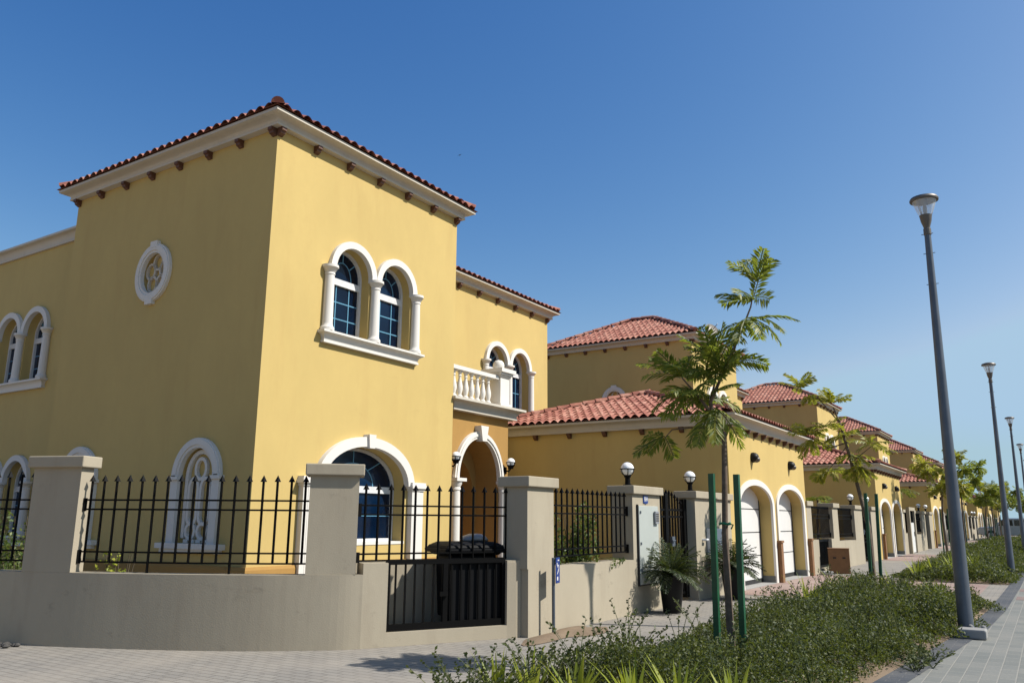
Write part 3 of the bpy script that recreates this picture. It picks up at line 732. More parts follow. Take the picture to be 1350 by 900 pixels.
# garden wall of the next villas
Y2 = YG+GW
bw2 = thing('boundary_wall', 'beige garden wall between the first and second garages, carton at its foot', 'wall', (W, Y2, 0), 'garden walls along the pavement')
m = MB(); wall_strip(m, [(W, Y2+.006), (W, 23.40)], 0, .80, TH+.1); wall_strip(m, [(W, 23.40), (W, 24.05)], 0, .90, TH); wall_strip(m, [(W, 25.65), (W, 26.0)], 0, .90, TH); wall_strip(m, [(W, 24.05), (W, 25.65)], 0, .12, TH+.4); wall_strip(m, [(W, 26.0), (W, 30.65)], 0, .80, TH+.1); wall_strip(m, [(W, 32.35), (W, YG+S-.002)], 0, .80, TH+.1)
wall_strip(m, [(W-.8, 23.9), (W-.8, 25.8)], 0, .88, .12)
obj('wall', m, M['fence'], bw2)
sp(bw2, Y2+.006, 23.40); sp(bw2, 26.0, 26.75); sp(bw2, 29.3, 30.65); sp(bw2, 32.35, YG+S-.002, d=.34)
obj('railing', railing([(W-IN, 23.41), (W-IN, 25.99)], 18, (1.585, 1.48, 1.05, .95), 1.83, .95), M['iron'], bw2)
obj('railing', railing([(W-IN, 26.76), (W-IN, 29.29)], 18, (1.585, 1.48, 1.01, .92), 1.83, .92), M['iron'], bw2)
f = MB()
for z in (.16, .86): f.box(W-.12, W-.08, 24.06, 25.64, z-.03, z+.03)
for i in range(16): f.box(W-.11, W-.09, 24.1+i*.1, 24.12+i*.1, .16, .86)
obj('gate', f, M['iron'], bw2)
gate2 = walk_gate(30.66, 32.34, 'black arched spear gate left of the second garage', 'pedestrian gates in the garden walls')
gl3 = ball_lamp(W-.17, 29.75, 1.93, 'left globe lamp of the pair before the second garage', 'globe lamps on gate pillars')
gl4 = ball_lamp(W-.17, 32.65, 1.93, 'right globe lamp of the pair before the second garage', 'globe lamps on gate pillars')
ordn = ['first', 'second', 'third', 'fourth', 'fifth', 'sixth', 'seventh']
for k in range(1, 7):
    d = (0, S*k, 0)
    dup(house, d, {1: 'second villa in the row, its hipped tower rising behind the nearest garage', 2: 'third villa in the row, behind the yellowing tree'}.get(k, '%s villa in the row, counting away from the camera' % ordn[k]))
    for i, b in enumerate(bl): dup(b, d, 'small dark bulkhead light over the %s door of the %s garage from the camera' % (('left', 'right')[i], ordn[k]))
    if k > 1:
        e = (0, S*(k-1), 0)
        dup(bw2, e, 'beige garden wall with railings leading to the %s garage from the camera' % ordn[k])
        dup(gate2, e, 'black spear gate left of the %s garage from the camera' % ordn[k])
        if k < 5:
            dup(gl3, e, 'left globe lamp of the pair before the %s garage' % ordn[k]); dup(gl4, e, 'right globe lamp of the pair before the %s garage' % ordn[k])

dup(house, (0, -31.5, 0), 'unseen yellow villa copy added behind the viewpoint to bounce warm light')  # extra villa out of view, added so its sunlit walls warm the shaded faces
# ------------------------------------------------------------------ fittings on the walls
t = thing('utility_cabinet', 'tall pale grey cabinet door on the pillar left of the nearest gate', 'cabinet', (W+.001, 12.37, .42)); F = FX(W+.001)
m = MB(); rect(m, F, 12.0, 12.76, .42, 1.62, 0, .035); obj('cabinet_door', m, M['cab'], t, bevel=.006)
m = MB(); rect(m, F, 11.975, 11.998, .40, 1.64, 0, .03); rect(m, F, 12.0, 12.78, .40, .418, 0, .03); obj('cabinet_frame', m, M['dark'], t)
m = MB()
for z in (.62, 1.02, 1.5): rect(m, F, 12.03, 12.06, z, z+.04, .035, .05)
obj('hinge', m, M['steel'], t)
t = thing('intercom', 'small grey intercom panel right of the cabinet top', 'intercom', (W+.047, 12.62, 1.32)); F = FX(W+.047)
m = MB(); rect(m, F, 12.56, 12.70, 1.34, 1.54, 0, .03); obj('panel', m, M['bag'], t, bevel=.005)
m = MB()
for i in range(3):
    for j in range(4): rect(m, F, 12.575+i*.04, 12.60+i*.04, 1.38+j*.035, 1.40+j*.035, .03, .036)
obj('keypad', m, M['darksteel'], t)
def text_mesh(name, txt, size, F, cu, z, n, mat, parent):
    cv = bpy.data.curves.new(name, 'FONT'); cv.body = txt; cv.size = size; cv.align_x = 'CENTER'; cv.extrude = .002
    to = bpy.data.objects.new(name, cv); COL.objects.link(to)
    me = bpy.data.meshes.new_from_object(to.evaluated_get(bpy.context.evaluated_depsgraph_get())); 
    bpy.data.objects.remove(to); 
    mb = MB(); mb.add([F.p(cu+v.co.x, z+v.co.y, n+v.co.z) for v in me.vertices], [tuple(p.vertices) for p in me.polygons])
    bpy.data.meshes.remove(me)
    return obj(name, mb, mat, parent)
t = thing('number_plate', 'small blue house number plate high on the pillar above the cabinet', 'sign', (W+.001, 12.33, 1.66)); F = FX(W+.001)
m = MB(); prism(m, F, [(12.24, 1.665), (12.30, 1.665), (12.33, 1.645), (12.36, 1.665), (12.42, 1.665), (12.42, 1.79), (12.24, 1.79)], 0, .012); obj('plate', m, M['blue'], t)
text_mesh('digits', '884', .095, F, 12.33, 1.695, .0145, M['white'], t)
t = thing('meter_box', 'white meter box on the last pillar before the nearest garage', 'box', (W+.001, 15.35, .70)); F = FX(W+.001)
m = MB(); rect(m, F, 15.10, 15.60, .70, 1.25, 0, .14); obj('case', m, M['white'], t, bevel=.012)
m = MB()
for z in (.76, 1.14): rect(m, F, 15.13, 15.16, z, z+.05, .14, .152); rect(m, F, 15.55, 15.575, z, z+.05, .14, .152)
obj('latch', m, M['dark'], t)
m = MB(); m.tube([F.p(14.88, 1.05, 0), F.p(14.88, 1.05, .07), F.p(14.98, 1.05, .07)], .022, 8)
single('wall_tap', m, M['white'], 'small white tap beside the meter box', 'tap', F.p(14.88, 1.0, 0))
# blue post sign
bx, by = -5.29, 9.10
t = thing('marker_post', 'blue marker sign on a thin grey post before the garden wall', 'sign', (bx, by, 0))
m = MB().tube([(bx, by, 0), (bx, by, .93)], .021, 10); obj('post', m, M['steel'], t, smooth=True)
Fs = Fr((bx+.012, by+.075, 0), (-.25, .968, 0), (.968, .25, 0)); m = MB(); prism(m, Fs, [(-.085, .62), (.085, .62), (.085, .93), (-.085, .93)], 0, .012); obj('plate', m, M['blue'], t, bevel=.004)
m = MB(); prism(m, Fs, [(-.055, .655), (.0, .655), (.0, .70), (-.055, .70)], .0125, .014); ring(m, Fs, arc(-.005, .80, .026, .03, -PI*.5, PI*.9, 12), arc(-.005, .80, .042, .047, -PI*.5, PI*.9, 12), .0125, .014)
prism(m, Fs, [(-.05, .73), (-.03, .73), (.03, .775), (.03, .79), (.01, .79)], .0125, .014); prism(m, Fs, [(-.06, .84), (-.035, .84), (-.035, .87), (-.06, .87)], .0125, .014); prism(m, Fs, [(-.02, .89), (.05, .89), (.05, .905), (-.02, .905)], .0125, .014)
obj('symbol', m, M['white'], t)
# bin
bc = (-6.25, 8.55); t = thing('waste_bin', 'black wheeled waste bin behind the low barred gate', 'bin', (*bc, .15)); bu = gu
m = MB()
def bbox(w, d, z0, z1, k=1.0, c=bc): m.obox(c, bu, w, d, z0, z1, k)
m.obox(bc, bu, .56, .46, .22, .96, 1.1); obj('bin_body', m, M['binm'], t, bevel=.03)
m = MB(); m.obox(bc, bu, .66, .54, .96, .99, 1.12); m.obox(bc, bu, .84, .66, .99, 1.04, 1.03); m.obox(bc, bu, .82, .64, 1.04, 1.085, .93); m.obox(bc, bu, .74, .56, 1.085, 1.12, .8); lid = obj('lid', m, M['binm'], t, bevel=.015)
m = MB(); a = (bc[0]-n_(bu)[0]*.30, bc[1]-n_(bu)[1]*.30); m.tube([(a[0]-bu[0]*.26, a[1]-bu[1]*.26, 1.0), (a[0]+bu[0]*.26, a[1]+bu[1]*.26, 1.0)], .02, 8); obj('handle', m, M['binm'], t)
for s_ in (-1, 1):
    m = MB(); c = (bc[0]+bu[0]*.25*s_, bc[1]+bu[1]*.25*s_); m.tube([(c[0]-bu[0]*.03, c[1]-bu[1]*.03, .23), (c[0]+bu[0]*.03, c[1]+bu[1]*.03, .23)], .08, 12); obj('wheel', m, M['tyre'], t)
m = MB(); V = []; n = 14
for i, (r_, z) in enumerate(((.02, 0), (.2, .0), (.24, .03), (.2, .08), (.1, .115), (.02, .12))):
    for k in range(n):
        a = 2*PI*k/n; rr = r_*(1+.18*math.sin(3*a+i)+.1*math.sin(7*a)); V.append((bc[0]+.06+rr*math.cos(a)*.7, bc[1]+.12+rr*math.sin(a)*.8, 1.122+z*.8))
m.add(V, [(i*n+k, i*n+(k+1) % n, (i+1)*n+(k+1) % n, (i+1)*n+k) for i in range(5) for k in range(n)])
single('rubbish_bag', m, M['bag'], 'crumpled grey plastic bag lying on the black bin lid', 'bag', (bc[0]+.06, bc[1]+.16, 1.122), smooth='all')
# cartons
t = thing('carton', 'large brown cardboard carton standing before the second garden wall', 'box', (-5.02, 23.9, 0))
m = MB(); m.obox((-5.02, 24.35), (.97, .24), .54, .42, 0, .66); obj('carton_body', m, M['carton'], t, bevel=.01)
m = MB(); m.obox((-5.02, 24.35), (.97, .24), .56, .44, .662, .675); obj('flap', m, M['carton'], t)
m = MB()
for s_ in (-.12, .12): m.obox((-5.02+.97*s_+.24*.212, 24.35+.24*s_-.97*.212), (.97, .24), .08, .012, .40, .44)
obj('hand_hole', m, M['dark'], t)
m = MB(); m.obox((-5.15, 23.35), (.8, .6), .3, .2, 0, .1); single('debris', m, M['conc'], 'small broken block on the ground beside the carton', 'rubble', (-5.15, 23.35, 0), bevel=.02)
def guard(y, label, x=W+.05, h=.95):
    m = MB(); m.box(x-.01, x+.075, y-.09, y+.09, 0, h); m.box(x-.012, x+.095, y-.11, y+.11, h-.05, h)
    return single('cardboard_guard', m, M['carton'], label, 'guard', (x, y, 0), 'cardboard guards on garage trims')
g1 = guard(19.82, 'brown cardboard guard between the two doors of the nearest garage'); g2 = guard(22.74, 'brown cardboard guard at the right trim of the nearest garage')
dup(g1, (0, S-2.75, 0), 'brown cardboard guard at the left trim of the second garage'); dup(g2, (0, 2*S-6.1, 0), 'brown cardboard guard at the left trim of the third garage')
# pale service door in the third garden wall
t = thing('service_door', 'pale service door under a dark grille, beyond the second garage', 'door', (W+.06, 42.2, 0)); F = FX(W)
m = MB(); rect(m, F, 41.20, 41.42, 0, 2.05, .002, .14); rect(m, F, 42.90, 43.12, 0, 2.05, .002, .14); rect(m, F, 41.42, 42.90, 1.90, 2.05, .002, .14); obj('door_frame', m, M['fence'], t)
m = MB(); rect(m, F, 41.46, 42.86, .03, 1.36, .03, .07); obj('door_leaf', m, M['door'], t)
m = MB()
for i in range(12): rect(m, F, 41.5+i*.12, 41.52+i*.12, 1.38, 1.88, .04, .06)
rect(m, F, 41.44, 42.88, 1.36, 1.40, .03, .07); rect(m, F, 41.44, 42.88, 1.36, 1.88, .006, .012); obj('grille', m, M['iron'], t)
m = MB(); rect(m, F, 42.7, 42.76, .75, .95, .07, .10); obj('handle', m, M['iron'], t)
# satellite dish on second villa
t = thing('satellite_dish', 'grey satellite dish on the roof edge of the second villa tower', 'dish', (-9.3, 27.2, 7.35)); m = MB(); V = []; n = 18
dn = Vector((.75, -.5, .45)).normalized(); da = dn.orthogonal().normalized(); db = dn.cross(da); cc = Vector((-9.3, 27.2, 7.95))
for i in range(6):
    r_ = .27*i/5+.001
    V += [tuple(cc+(da*math.cos(2*PI*k/n)+db*math.sin(2*PI*k/n))*r_+dn*(r_*r_*.7)) for k in range(n)]
m.add(V, [(i*n+k, i*n+(k+1) % n, (i+1)*n+(k+1) % n, (i+1)*n+k) for i in range(5) for k in range(n)]); obj('reflector', m, M['darksteel'], t, smooth='all')
m = MB(); m.tube([(-9.35, 27.22, 7.36), (-9.35, 27.22, 7.85), tuple(cc)], .02, 6); m.tube([tuple(cc), tuple(cc+dn*.4)], .012, 6); obj('mast', m, M['steel'], t)

# ------------------------------------------------------------------ street lamps
LX, LY, LS = -1.05, 12.26, 14.7
t = thing('street_lamp', 'tall grey tapered street lamp standing nearest the camera', 'street lamp', (LX, LY, 0), 'street lamps beside the walkway'); lamp1 = t
m = MB().tube([(LX, LY, 0), (LX+.02, LY, 2.7), (LX+.05, LY, 5.412)], [.092, .066, .042], 16); pl = obj('pole', m, M['steel'], t, smooth=True)
m = MB()
for z in (5.365, 5.079, 4.631): m.tube([(LX-.03, LY, z), (LX+.12, LY, z)], .005, 5)
m.lathe(LX+.05, LY, [(.046, 5.346), (.050, 5.355), (.050, 5.441), (.040, 5.450)], 14); obj('collar', m, M['darksteel'], pl)
lx = LX+.05
m = MB().lathe(lx, LY, [(.040, 5.441), (.044, 5.470), (.068, 5.546), (.080, 5.622), (.084, 5.641), (.07, 5.641)], 18); obj('lamp_cup', m, M['darksteel'], t, smooth=True)
m = MB().lathe(lx, LY, [(.076, 5.632), (.104, 5.689), (.136, 5.784), (.156, 5.851)], 20); obj('bowl', m, M['bowl'], t, smooth=True)
m = MB().lathe(lx, LY, [(.016, 5.622), (.024, 5.651), (.028, 5.755), (.016, 5.794), (.014, 5.841)], 10)
for a in (0, 2.1, 4.069): m.tube([(lx+.08*math.cos(a), LY+.08*math.sin(a), 5.641), (lx+.152*math.cos(a), LY+.152*math.sin(a), 5.860)], .005, 5)
obj('burner', m, M['bag'], t)
m = MB().lathe(lx, LY, [(.15, 5.851), (.186, 5.855), (.19, 5.875), (.175, 5.903), (.095, 5.932), (.016, 5.941)], 22); obj('lamp_cap', m, M['darksteel'], t, smooth=True)
m = MB().lathe(LX, LY, [(.16, 0), (.16, .02), (.10, .025), (.098, .10), (.092, .11)], 16); obj('base_plate', m, M['steel'], t)
for k in range(1, 5):
    dup(lamp1, (0, LS*k, 0), '%s street lamp from the camera, grey tapered pole beside the planted strip' % ordn[k])
m = MB(); m.box(-1.12, -.80, 11.80, 12.06, .004, .12); single('concrete_kerb_block', m, M['conc'], 'loose concrete block lying on the charcoal paving border', 'block', (-.95, 11.97, 0), bevel=.02)
for i, (x, y) in enumerate(((-.99, 12.18), (-.85, 12.17))):
    m = MB(); m.lathe(x, y, [(.02, .005), (.035, .03), (.038, .09), (.025, .13), (.006, .14)], 9); single('white_stone', m, M['conc'], ('left', 'right')[i]+' of two white stones behind the loose concrete block', 'stone', (x, y, 0), smooth=True)

# ------------------------------------------------------------------ vegetation helpers
def frond(mb, base, d, ln, droop, pairs=13, pw=.16, wid=.020, roll=.55, lean=.95):
    """feathery leaf: curved rachis with paired narrow leaflets"""
    d = Vector(d).normalized(); p = Vector(base); step = ln/(pairs+2); pts = [p.copy()]; rv = (Vector((0, 0, 1))+Vector((random.gauss(0, roll), random.gauss(0, roll), 0))).normalized()
    dirs = []
    for i in range(pairs+2):
        d = (d+Vector((0, 0, -droop/(pairs+2)))).normalized(); p = p+d*step; pts.append(p.copy()); dirs.append(d.copy())
    mb.tube([tuple(q) for q in pts[::3]+[pts[-1]]], .006, 3, cap=False)
    for i in range(1, pairs+2):
        d = dirs[i]; sd = d.cross(rv)
        if sd.length < .05: sd = Vector((1, 0, 0))
        sd.normalize(); nu = sd.cross(d).normalized()
        f = math.sin(PI*min(1, (i+.8)/(pairs+3.2)))**.6
        for s_ in (-1, 1):
            l = pw*f*random.uniform(.85, 1.1)
            dr = (sd*s_+d*lean*random.uniform(.8, 1.2)+nu*random.uniform(-.35, .25)-Vector((0, 0, random.uniform(.0, .22)))).normalized()
            b = pts[i]; w = d.cross(dr).cross(dr).normalized()*wid*.5
            mid = b+dr*l*.5; tip = b+dr*l-Vector((0, 0, l*.12))
            i0 = len(mb.v); mb.v += [tuple(b), tuple(mid+w), tuple(tip), tuple(mid-w)]; mb.f.append((i0, i0+1, i0+2, i0+3))
def spray(mb, c, n, ln, el=(-.2, .9), bias=(0, 0, 0), droop=.9, **k):
    a0 = random.uniform(0, 6.28)
    for i in range(n):
        a = a0+2*PI*i/n+random.uniform(-.3, .3); e = random.uniform(*el)
        d = Vector((math.cos(a)*math.cos(e), math.sin(a)*math.cos(e), math.sin(e)))+Vector(bias)
        frond(mb, c, d, ln*random.uniform(.75, 1.1), droop*random.uniform(.7, 1.3), **k)
def leaf_cloud(centers, radii, counts, size, flat=.5):
    """many small rhombic leaves over dome shaped clumps -> (verts, n, faces)"""
    V = []; 
    for (c, r_, n) in zip(centers, radii, counts):
        a = RNG.uniform(0, 2*PI, n); t = RNG.uniform(0, 1, n)**.6; zz = RNG.uniform(.02, 1, n)
        rad = r_[0]*np.sqrt(np.clip(1-(zz*.95)**2, 0.02, 1))*(.45+.55*t)
        P = np.stack([c[0]+rad*np.cos(a), c[1]+rad*np.sin(a), c[2]+r_[1]*zz*(.8+.4*RNG.random(n))], 1)
        V.append(P)
    P = np.concatenate(V); n = len(P)
    d = RNG.normal(size=(n, 3)); d[:, 2] = np.abs(d[:, 2])*.7+.1; d /= np.linalg.norm(d, axis=1)[:, None]
    q = RNG.normal(size=(n, 3)); w = np.cross(d, q); w /= np.linalg.norm(w, axis=1)[:, None]+1e-6
    s = size*RNG.uniform(.6, 1.35, n)[:, None]
    v = np.stack([P, P+d*s*.5+w*s*.27, P+d*s, P+d*s*.5-w*s*.27], 1).reshape(-1, 3)
    f = np.arange(n*4).reshape(-1, 4)
    return (v, n, f)
def twigs(mb, c, n, h, spread=.5):
    for i in range(n):
        a = random.uniform(0, 6.28); k = random.uniform(.2, 1)*spread
        p0 = Vector(c); p1 = p0+Vector((math.cos(a)*k*.4, math.sin(a)*k*.4, h*.55)); p2 = p0+Vector((math.cos(a)*k, math.sin(a)*k, h*random.uniform(.8, 1.1)))
        mb.tube([tuple(p0), tuple(p1), tuple(p2)], [.006, .004, .002], 3, cap=False)
        for j in range(10):
            t = .3+.7*j/9; q = p1.lerp(p2, t) if t > .5 else p0.lerp(p1, t*2)
            dd = Vector((random.gauss(0, 1), random.gauss(0, 1), abs(random.gauss(0, .7)))).normalized(); w = dd.orthogonal().normalized()*.011; l = random.uniform(.025, .045)
            i0 = len(mb.v); mb.v += [tuple(q), tuple(q+dd*l*.5+w), tuple(q+dd*l), tuple(q+dd*l*.5-w)]; mb.f.append((i0, i0+1, i0+2, i0+3))

# ------------------------------------------------------------------ trees
def stakes(ps, labels):
    for (x0, y0, x1, y1, h), lb in zip(ps, labels):
        m = MB(); u = (math.cos(.6), math.sin(.6)); a = .026
        V = [(x0-a, y0-a, 0), (x0+a, y0-a, 0), (x0+a, y0+a, 0), (x0-a, y0+a, 0), (x1-a, y1-a, h), (x1+a, y1-a, h), (x1+a, y1+a, h), (x1-a, y1+a, h)]
        m.add(V, [(3, 2, 1, 0), (4, 5, 6, 7), (0, 1, 5, 4), (1, 2, 6, 5), (2, 3, 7, 6), (3, 0, 4, 7)])
        single('tree_stake', m, M['green'], lb, 'stake', (x0, y0, 0), 'green stakes beside young trees')
tx, ty, K, Z0 = -2.63, 7.81, .74, .364
t = thing('young_tree', 'slender young tree with feathery fronds nearest the camera', 'tree', (tx, ty, 0), 'young trees along the planted strip'); tree1 = t
def Q(dx, dy, z): return (tx+K*dx, ty+K*dy, Z0+K*z)
m = MB()
m.tube([(tx+.01, ty, 0), Q(0, 0, .3), Q(-.005, 0, 1.2), Q(.03, .02, 2.2), Q(.04, .02, 2.55)], [.04, .036, .030, .026, .024], 10)
m.tube([Q(.04, .02, 2.5), Q(-.08, 0, 2.75), Q(-.12, 0, 2.95), Q(.08, 0, 3.35), Q(.35, -.02, 3.85), Q(.5, 0, 4.2), Q(.58, 0, 4.55)], [.025, .022, .019, .015, .012, .008, .005], 8)
m.tube([Q(-.10, 0, 2.8), Q(-.3, -.1, 3.1), Q(-.45, -.15, 3.3)], [.017, .012, .007], 6)
m.tube([Q(-.02, 0, 2.6), Q(-.4, -.1, 2.62), Q(-.62, -.15, 2.6), Q(-.72, -.15, 2.5)], [.012, .008, .007, .004], 6)
m.tube([Q(-.12, 0, 2.95), Q(-.1, .2, 3.3), Q(-.12, .28, 3.6)], [.015, .010, .006], 6)
obj('trunk', m, M['bark'], t, smooth=True)
m = MB(); kw = dict(pairs=14, pw=.150, wid=.027)
for c, n, l, e, b, dr in (((.54, 0, 4.30), 8, .46, (-.1, .9), (-.55, 0, .25), .7), ((.60, 0, 4.54), 6, .34, (.5, 1.3), (-.35, 0, .4), .4), ((.45, 0, 4.02), 8, .48, (-.5, .5), (-.15, 0, 0), .9),
    ((.46, 0, 4.06), 3, .50, (-.1, .3), (.9, 0, 0), 1.1), ((-.12, .25, 3.55), 10, .46, (.1, 1.2), (-.35, 0, .35), .6), ((-.47, -.15, 3.32), 11, .46, (.0, 1.1), (-.6, 0, .25), .6),
    ((-.15, 0, 3.02), 12, .54, (-.2, .9), (-.35, 0, .15), .9), ((.08, 0, 3.30), 10, .44, (.1, 1.1), (.05, 0, .2), .8), ((-.05, 0, 2.88), 9, .46, (-.8, .3), (-.25, 0, -.1), 1.1),
    ((-.30, -.1, 3.12), 10, .50, (-.5, .7), (-.55, 0, .05), .8), ((-.22, .1, 3.3), 8, .48, (.1, 1.1), (-.3, 0, .3), .6), ((-.74, -.15, 2.52), 5, .34, (-.5, .3), (-.8, 0, -.05), .5), ((.2, 0, 3.5), 5, .40, (-.1, .6), (.3, 0, 0), .9)):
    spray(m, Q(*c), max(3, round(n*.78)), l, e, b, dr, **kw)
obj('crown', m, M['frond'], t)
m = MB(); c_ = Q(0, 0, 1.36); m.tube([(c_[0]+.05*math.cos(a_), c_[1]+.05*math.sin(a_), c_[2]+.006*math.sin(3*a_)) for a_ in [2*PI*i/12 for i in range(13)]], .011, 5); m.tube([(c_[0]+.045, c_[1]-.02, c_[2]), (c_[0]+.09, c_[1]-.03, c_[2]-.01), (c_[0]+.07, c_[1]-.03, c_[2]-.05)], .008, 5); obj('tie', m, M['tie'], t)
stakes([(-2.71, 7.67, -2.685, 7.65, 1.84), (-2.51, 7.80, -2.49, 7.80, 1.835)], ['left green stake of the nearest young tree', 'right green stake of the nearest young tree'])
tx, ty, K, Z0 = -2.76, 16.2, .90, .14
t = thing('young_tree', 'leaning young tree with yellowing fronds before the second villa', 'tree', (tx, ty, 0), 'young trees along the planted strip')
m = MB(); m.tube([(tx, ty, 0), Q(-.03, 0, 1.3), Q(-.22, 0, 2.4), Q(-.40, 0, 3.35), Q(-.52, 0, 3.75)], [.046, .038, .031, .022, .013], 10)
m.tube([Q(-.40, 0, 3.4), Q(-.8, 0, 3.95), Q(-1.15, 0, 4.15)], [.015, .009, .006], 6); m.tube([Q(-.30, 0, 3.0), Q(-.7, 0, 2.9), Q(-1.05, 0, 3.15)], [.014, .009, .005], 6)
m.tube([Q(-.24, 0, 2.6), Q(.15, 0, 2.9)], [.011, .006], 6); m.tube([Q(-.40, 0, 3.35), Q(-.2, 0, 3.5)], [.011, .006], 6); m.tube([Q(-.3, 0, 2.95), Q(-.75, 0, 2.4)], [.011, .005], 6)
obj('trunk', m, M['bark'], t, smooth=True); m = MB(); kw = dict(pairs=11, pw=.15, wid=.036)
for c, n, l, e, b in (((-1.17, 0, 4.22), 9, .42, (.0, 1.0), (0, 0, .3)), ((-.95, 0, 4.05), 4, .32, (-.4, .3), (.1, 0, -.1)), ((-.55, 0, 3.85), 9, .38, (.1, 1.2), (.1, 0, .35)), ((-1.07, 0, 3.2), 10, .46, (.1, 1.1), (-.1, 0, .2)), ((-1.0, 0, 3.1), 7, .42, (-.9, .2), (-.2, 0, -.2)),
    ((-.75, .1, 2.45), 9, .40, (-.6, .6), (-.25, 0, -.1)), ((.15, 0, 2.95), 10, .46, (-.4, .8), (.3, 0, 0)), ((-.2, .1, 2.75), 8, .42, (-.7, .5), (.1, 0, -.1)), ((-.35, .1, 3.15), 9, .42, (-.1, .9), (-.1, 0, .1)), ((-.1, -.1, 2.5), 6, .38, (-.9, .2), (.2, 0, -.2)), ((-.7, 0, 3.35), 7, .40, (-.1, .8), (-.1, 0, .1))):
    spray(m, Q(*c), n, l, e, b, .7, **kw)
obj('crown', m, M['frondy'], t)
stakes([(-2.80, 16.05, -2.75, 15.96, 1.90), (-2.68, 16.3, -2.64, 16.4, 1.90)], ['left green stake of the leaning yellowing tree', 'right green stake of the leaning yellowing tree'])
def gtree(tx, ty, label, mat, seed, ht=4.3):
    random.seed(seed); t = thing('young_tree', label, 'tree', (tx, ty, 0), 'young trees along the planted strip')
    m = MB(); cr = MB(); m.tube([(tx, ty, 0), (tx+random.uniform(-.1, .1), ty, 1.5), (tx+random.uniform(-.15, .15), ty, ht*.62)], [.055, .045, .034], 8)
    top = Vector((tx, ty, ht*.6))
    for i in range(7):
        a = i*.9+random.uniform(-.3, .3); e = top+Vector((math.cos(a)*random.uniform(.4, 1.0), math.sin(a)*random.uniform(.4, 1.0), random.uniform(.1, ht*.38)))
        m.tube([tuple(top), tuple(top.lerp(e, .5)+Vector((0, 0, .1))), tuple(e)], [.022, .014, .007], 5)
        spray(cr, tuple(e), 10, .55, (-.1, 1.1), (0, 0, .15), .7, pairs=7, pw=.22, wid=.07); spray(cr, tuple(e), 6, .5, (-.9, .2), (0, 0, 0), .9, pairs=7, pw=.22, wid=.07)
    spray(cr, tuple(top+Vector((0, 0, .2))), 9, .8, (-.2, .9), (0, 0, 0), .9, pairs=7, pw=.22, wid=.07)
    obj('trunk', m, M['bark'], t, smooth=True); obj('crown', cr, M[mat], t)
    return t
g3 = gtree(-3.74, 39.2, 'third young tree from the camera, left of the nearest lamp pole', 'frondy', 3)
g4 = gtree(-3.68, 47.0, 'fourth young tree from the camera, right of the nearest lamp pole', 'frond', 5)
g5 = gtree(-3.3, 58.7, 'fifth young tree from the camera along the planted strip', 'frond', 8)
for (x, y, src, lb) in ((-3.3, 65.3, g3, 'sixth young tree from the camera, low behind the second lamp pole'), (-3.2, 73.0, g4, 'seventh young tree from the camera, left of the silver car'),
                        (-1.6, 84.5, g5, 'young tree behind the silver car'), (.3, 92.0, g3, 'far tree right of the third street lamp'), (-3.5, 96.0, g4, 'far tree at the end of the villa row'), (-2.2, 100.0, g5, 'far tree just above the silver car roof'), (-.6, 104.0, g4, 'far tree between the second and third lamp poles'), (1.4, 99.0, g5, 'far tree at the right edge of the view'), (2.6, 106.0, g3, 'farthest tree at the right edge beyond the car')):
    dup(src, (x-src.location.x, y-src.location.y, 0), lb, rotz=x*3)
for i, y in enumerate((39.2, 47.0, 58.7, 65.3, 73.0)):
    x = -3.74 if i < 2 else -3.3
    stakes([(x-.12, y-.1, x-.12, y-.1, 1.95), (x+.14, y+.1, x+.14, y+.1, 1.95)], ['left green stake of the %s young tree' % ('third', 'fourth', 'fifth', 'sixth', 'seventh')[i], 'right green stake of the %s young tree' % ('third', 'fourth', 'fifth', 'sixth', 'seventh')[i]])
random.seed(11)
# small tree tops over the garden walls
def garden_palm(x, y, h, label, n=12, ln=.8, bias=(0, 0, 0), mat='frond'):
    t = thing('garden_tree', label, 'tree', (x, y, 0), None); m = MB().tube([(x, y, 0), (x+.05, y, h*.6), (x+.1, y, h)], [.05, .04, .025], 8); obj('trunk', m, M['bark'], t)
    m = MB(); spray(m, (x+.1, y, h), n, ln, (-.3, .4), bias, .8, pairs=11, pw=.22, wid=.045); obj('crown', m, M[mat], t)
garden_palm(-6.35, 30.0-2.2, 2.12, 'small feathery tree topping the garden wall behind the carton', 10, .6)
garden_palm(-6.35, 45.5, 3.0, 'small feathery tree leaning out before the third garage', 9, 1.1, (.3, 0, -.1))
# potted cycads
def potted(x, y, label, n=64):
    t = thing('potted_cycad', label, 'plant', (x, y, 0), 'cycads in black pots beside the gate')
    m = MB().lathe(x, y, [(.135, 0), (.14, .01), (.19, .50), (.205, .55), (.20, .56), (.175, .56), (.17, .5)], 20); obj('pot', m, M['pot'], t, smooth=True)
    m = MB().lathe(x, y, [(.168, .49), (.1, .51), (.01, .515)], 14); obj('soil', m, M['soil'], t)
    m = MB()
    for i in range(n):
        a = i*2.4; e = R(8+74*((i % 23)/23)); d = (math.cos(a)*math.cos(e), math.sin(a)*math.cos(e), math.sin(e))
        frond(m, (x+.03*math.cos(a), y+.03*math.sin(a), .56), d, random.uniform(.5, .64), 1.15, pairs=20, pw=.12, wid=.017, lean=.8, roll=.12)
    obj('foliage', m, M['cycad'], t)
potted(-5.07, 12.38, 'cycad in a black pot standing left of the nearest gate'); potted(-5.0, 15.1, 'cycad in a black pot standing half hidden behind the green stakes')

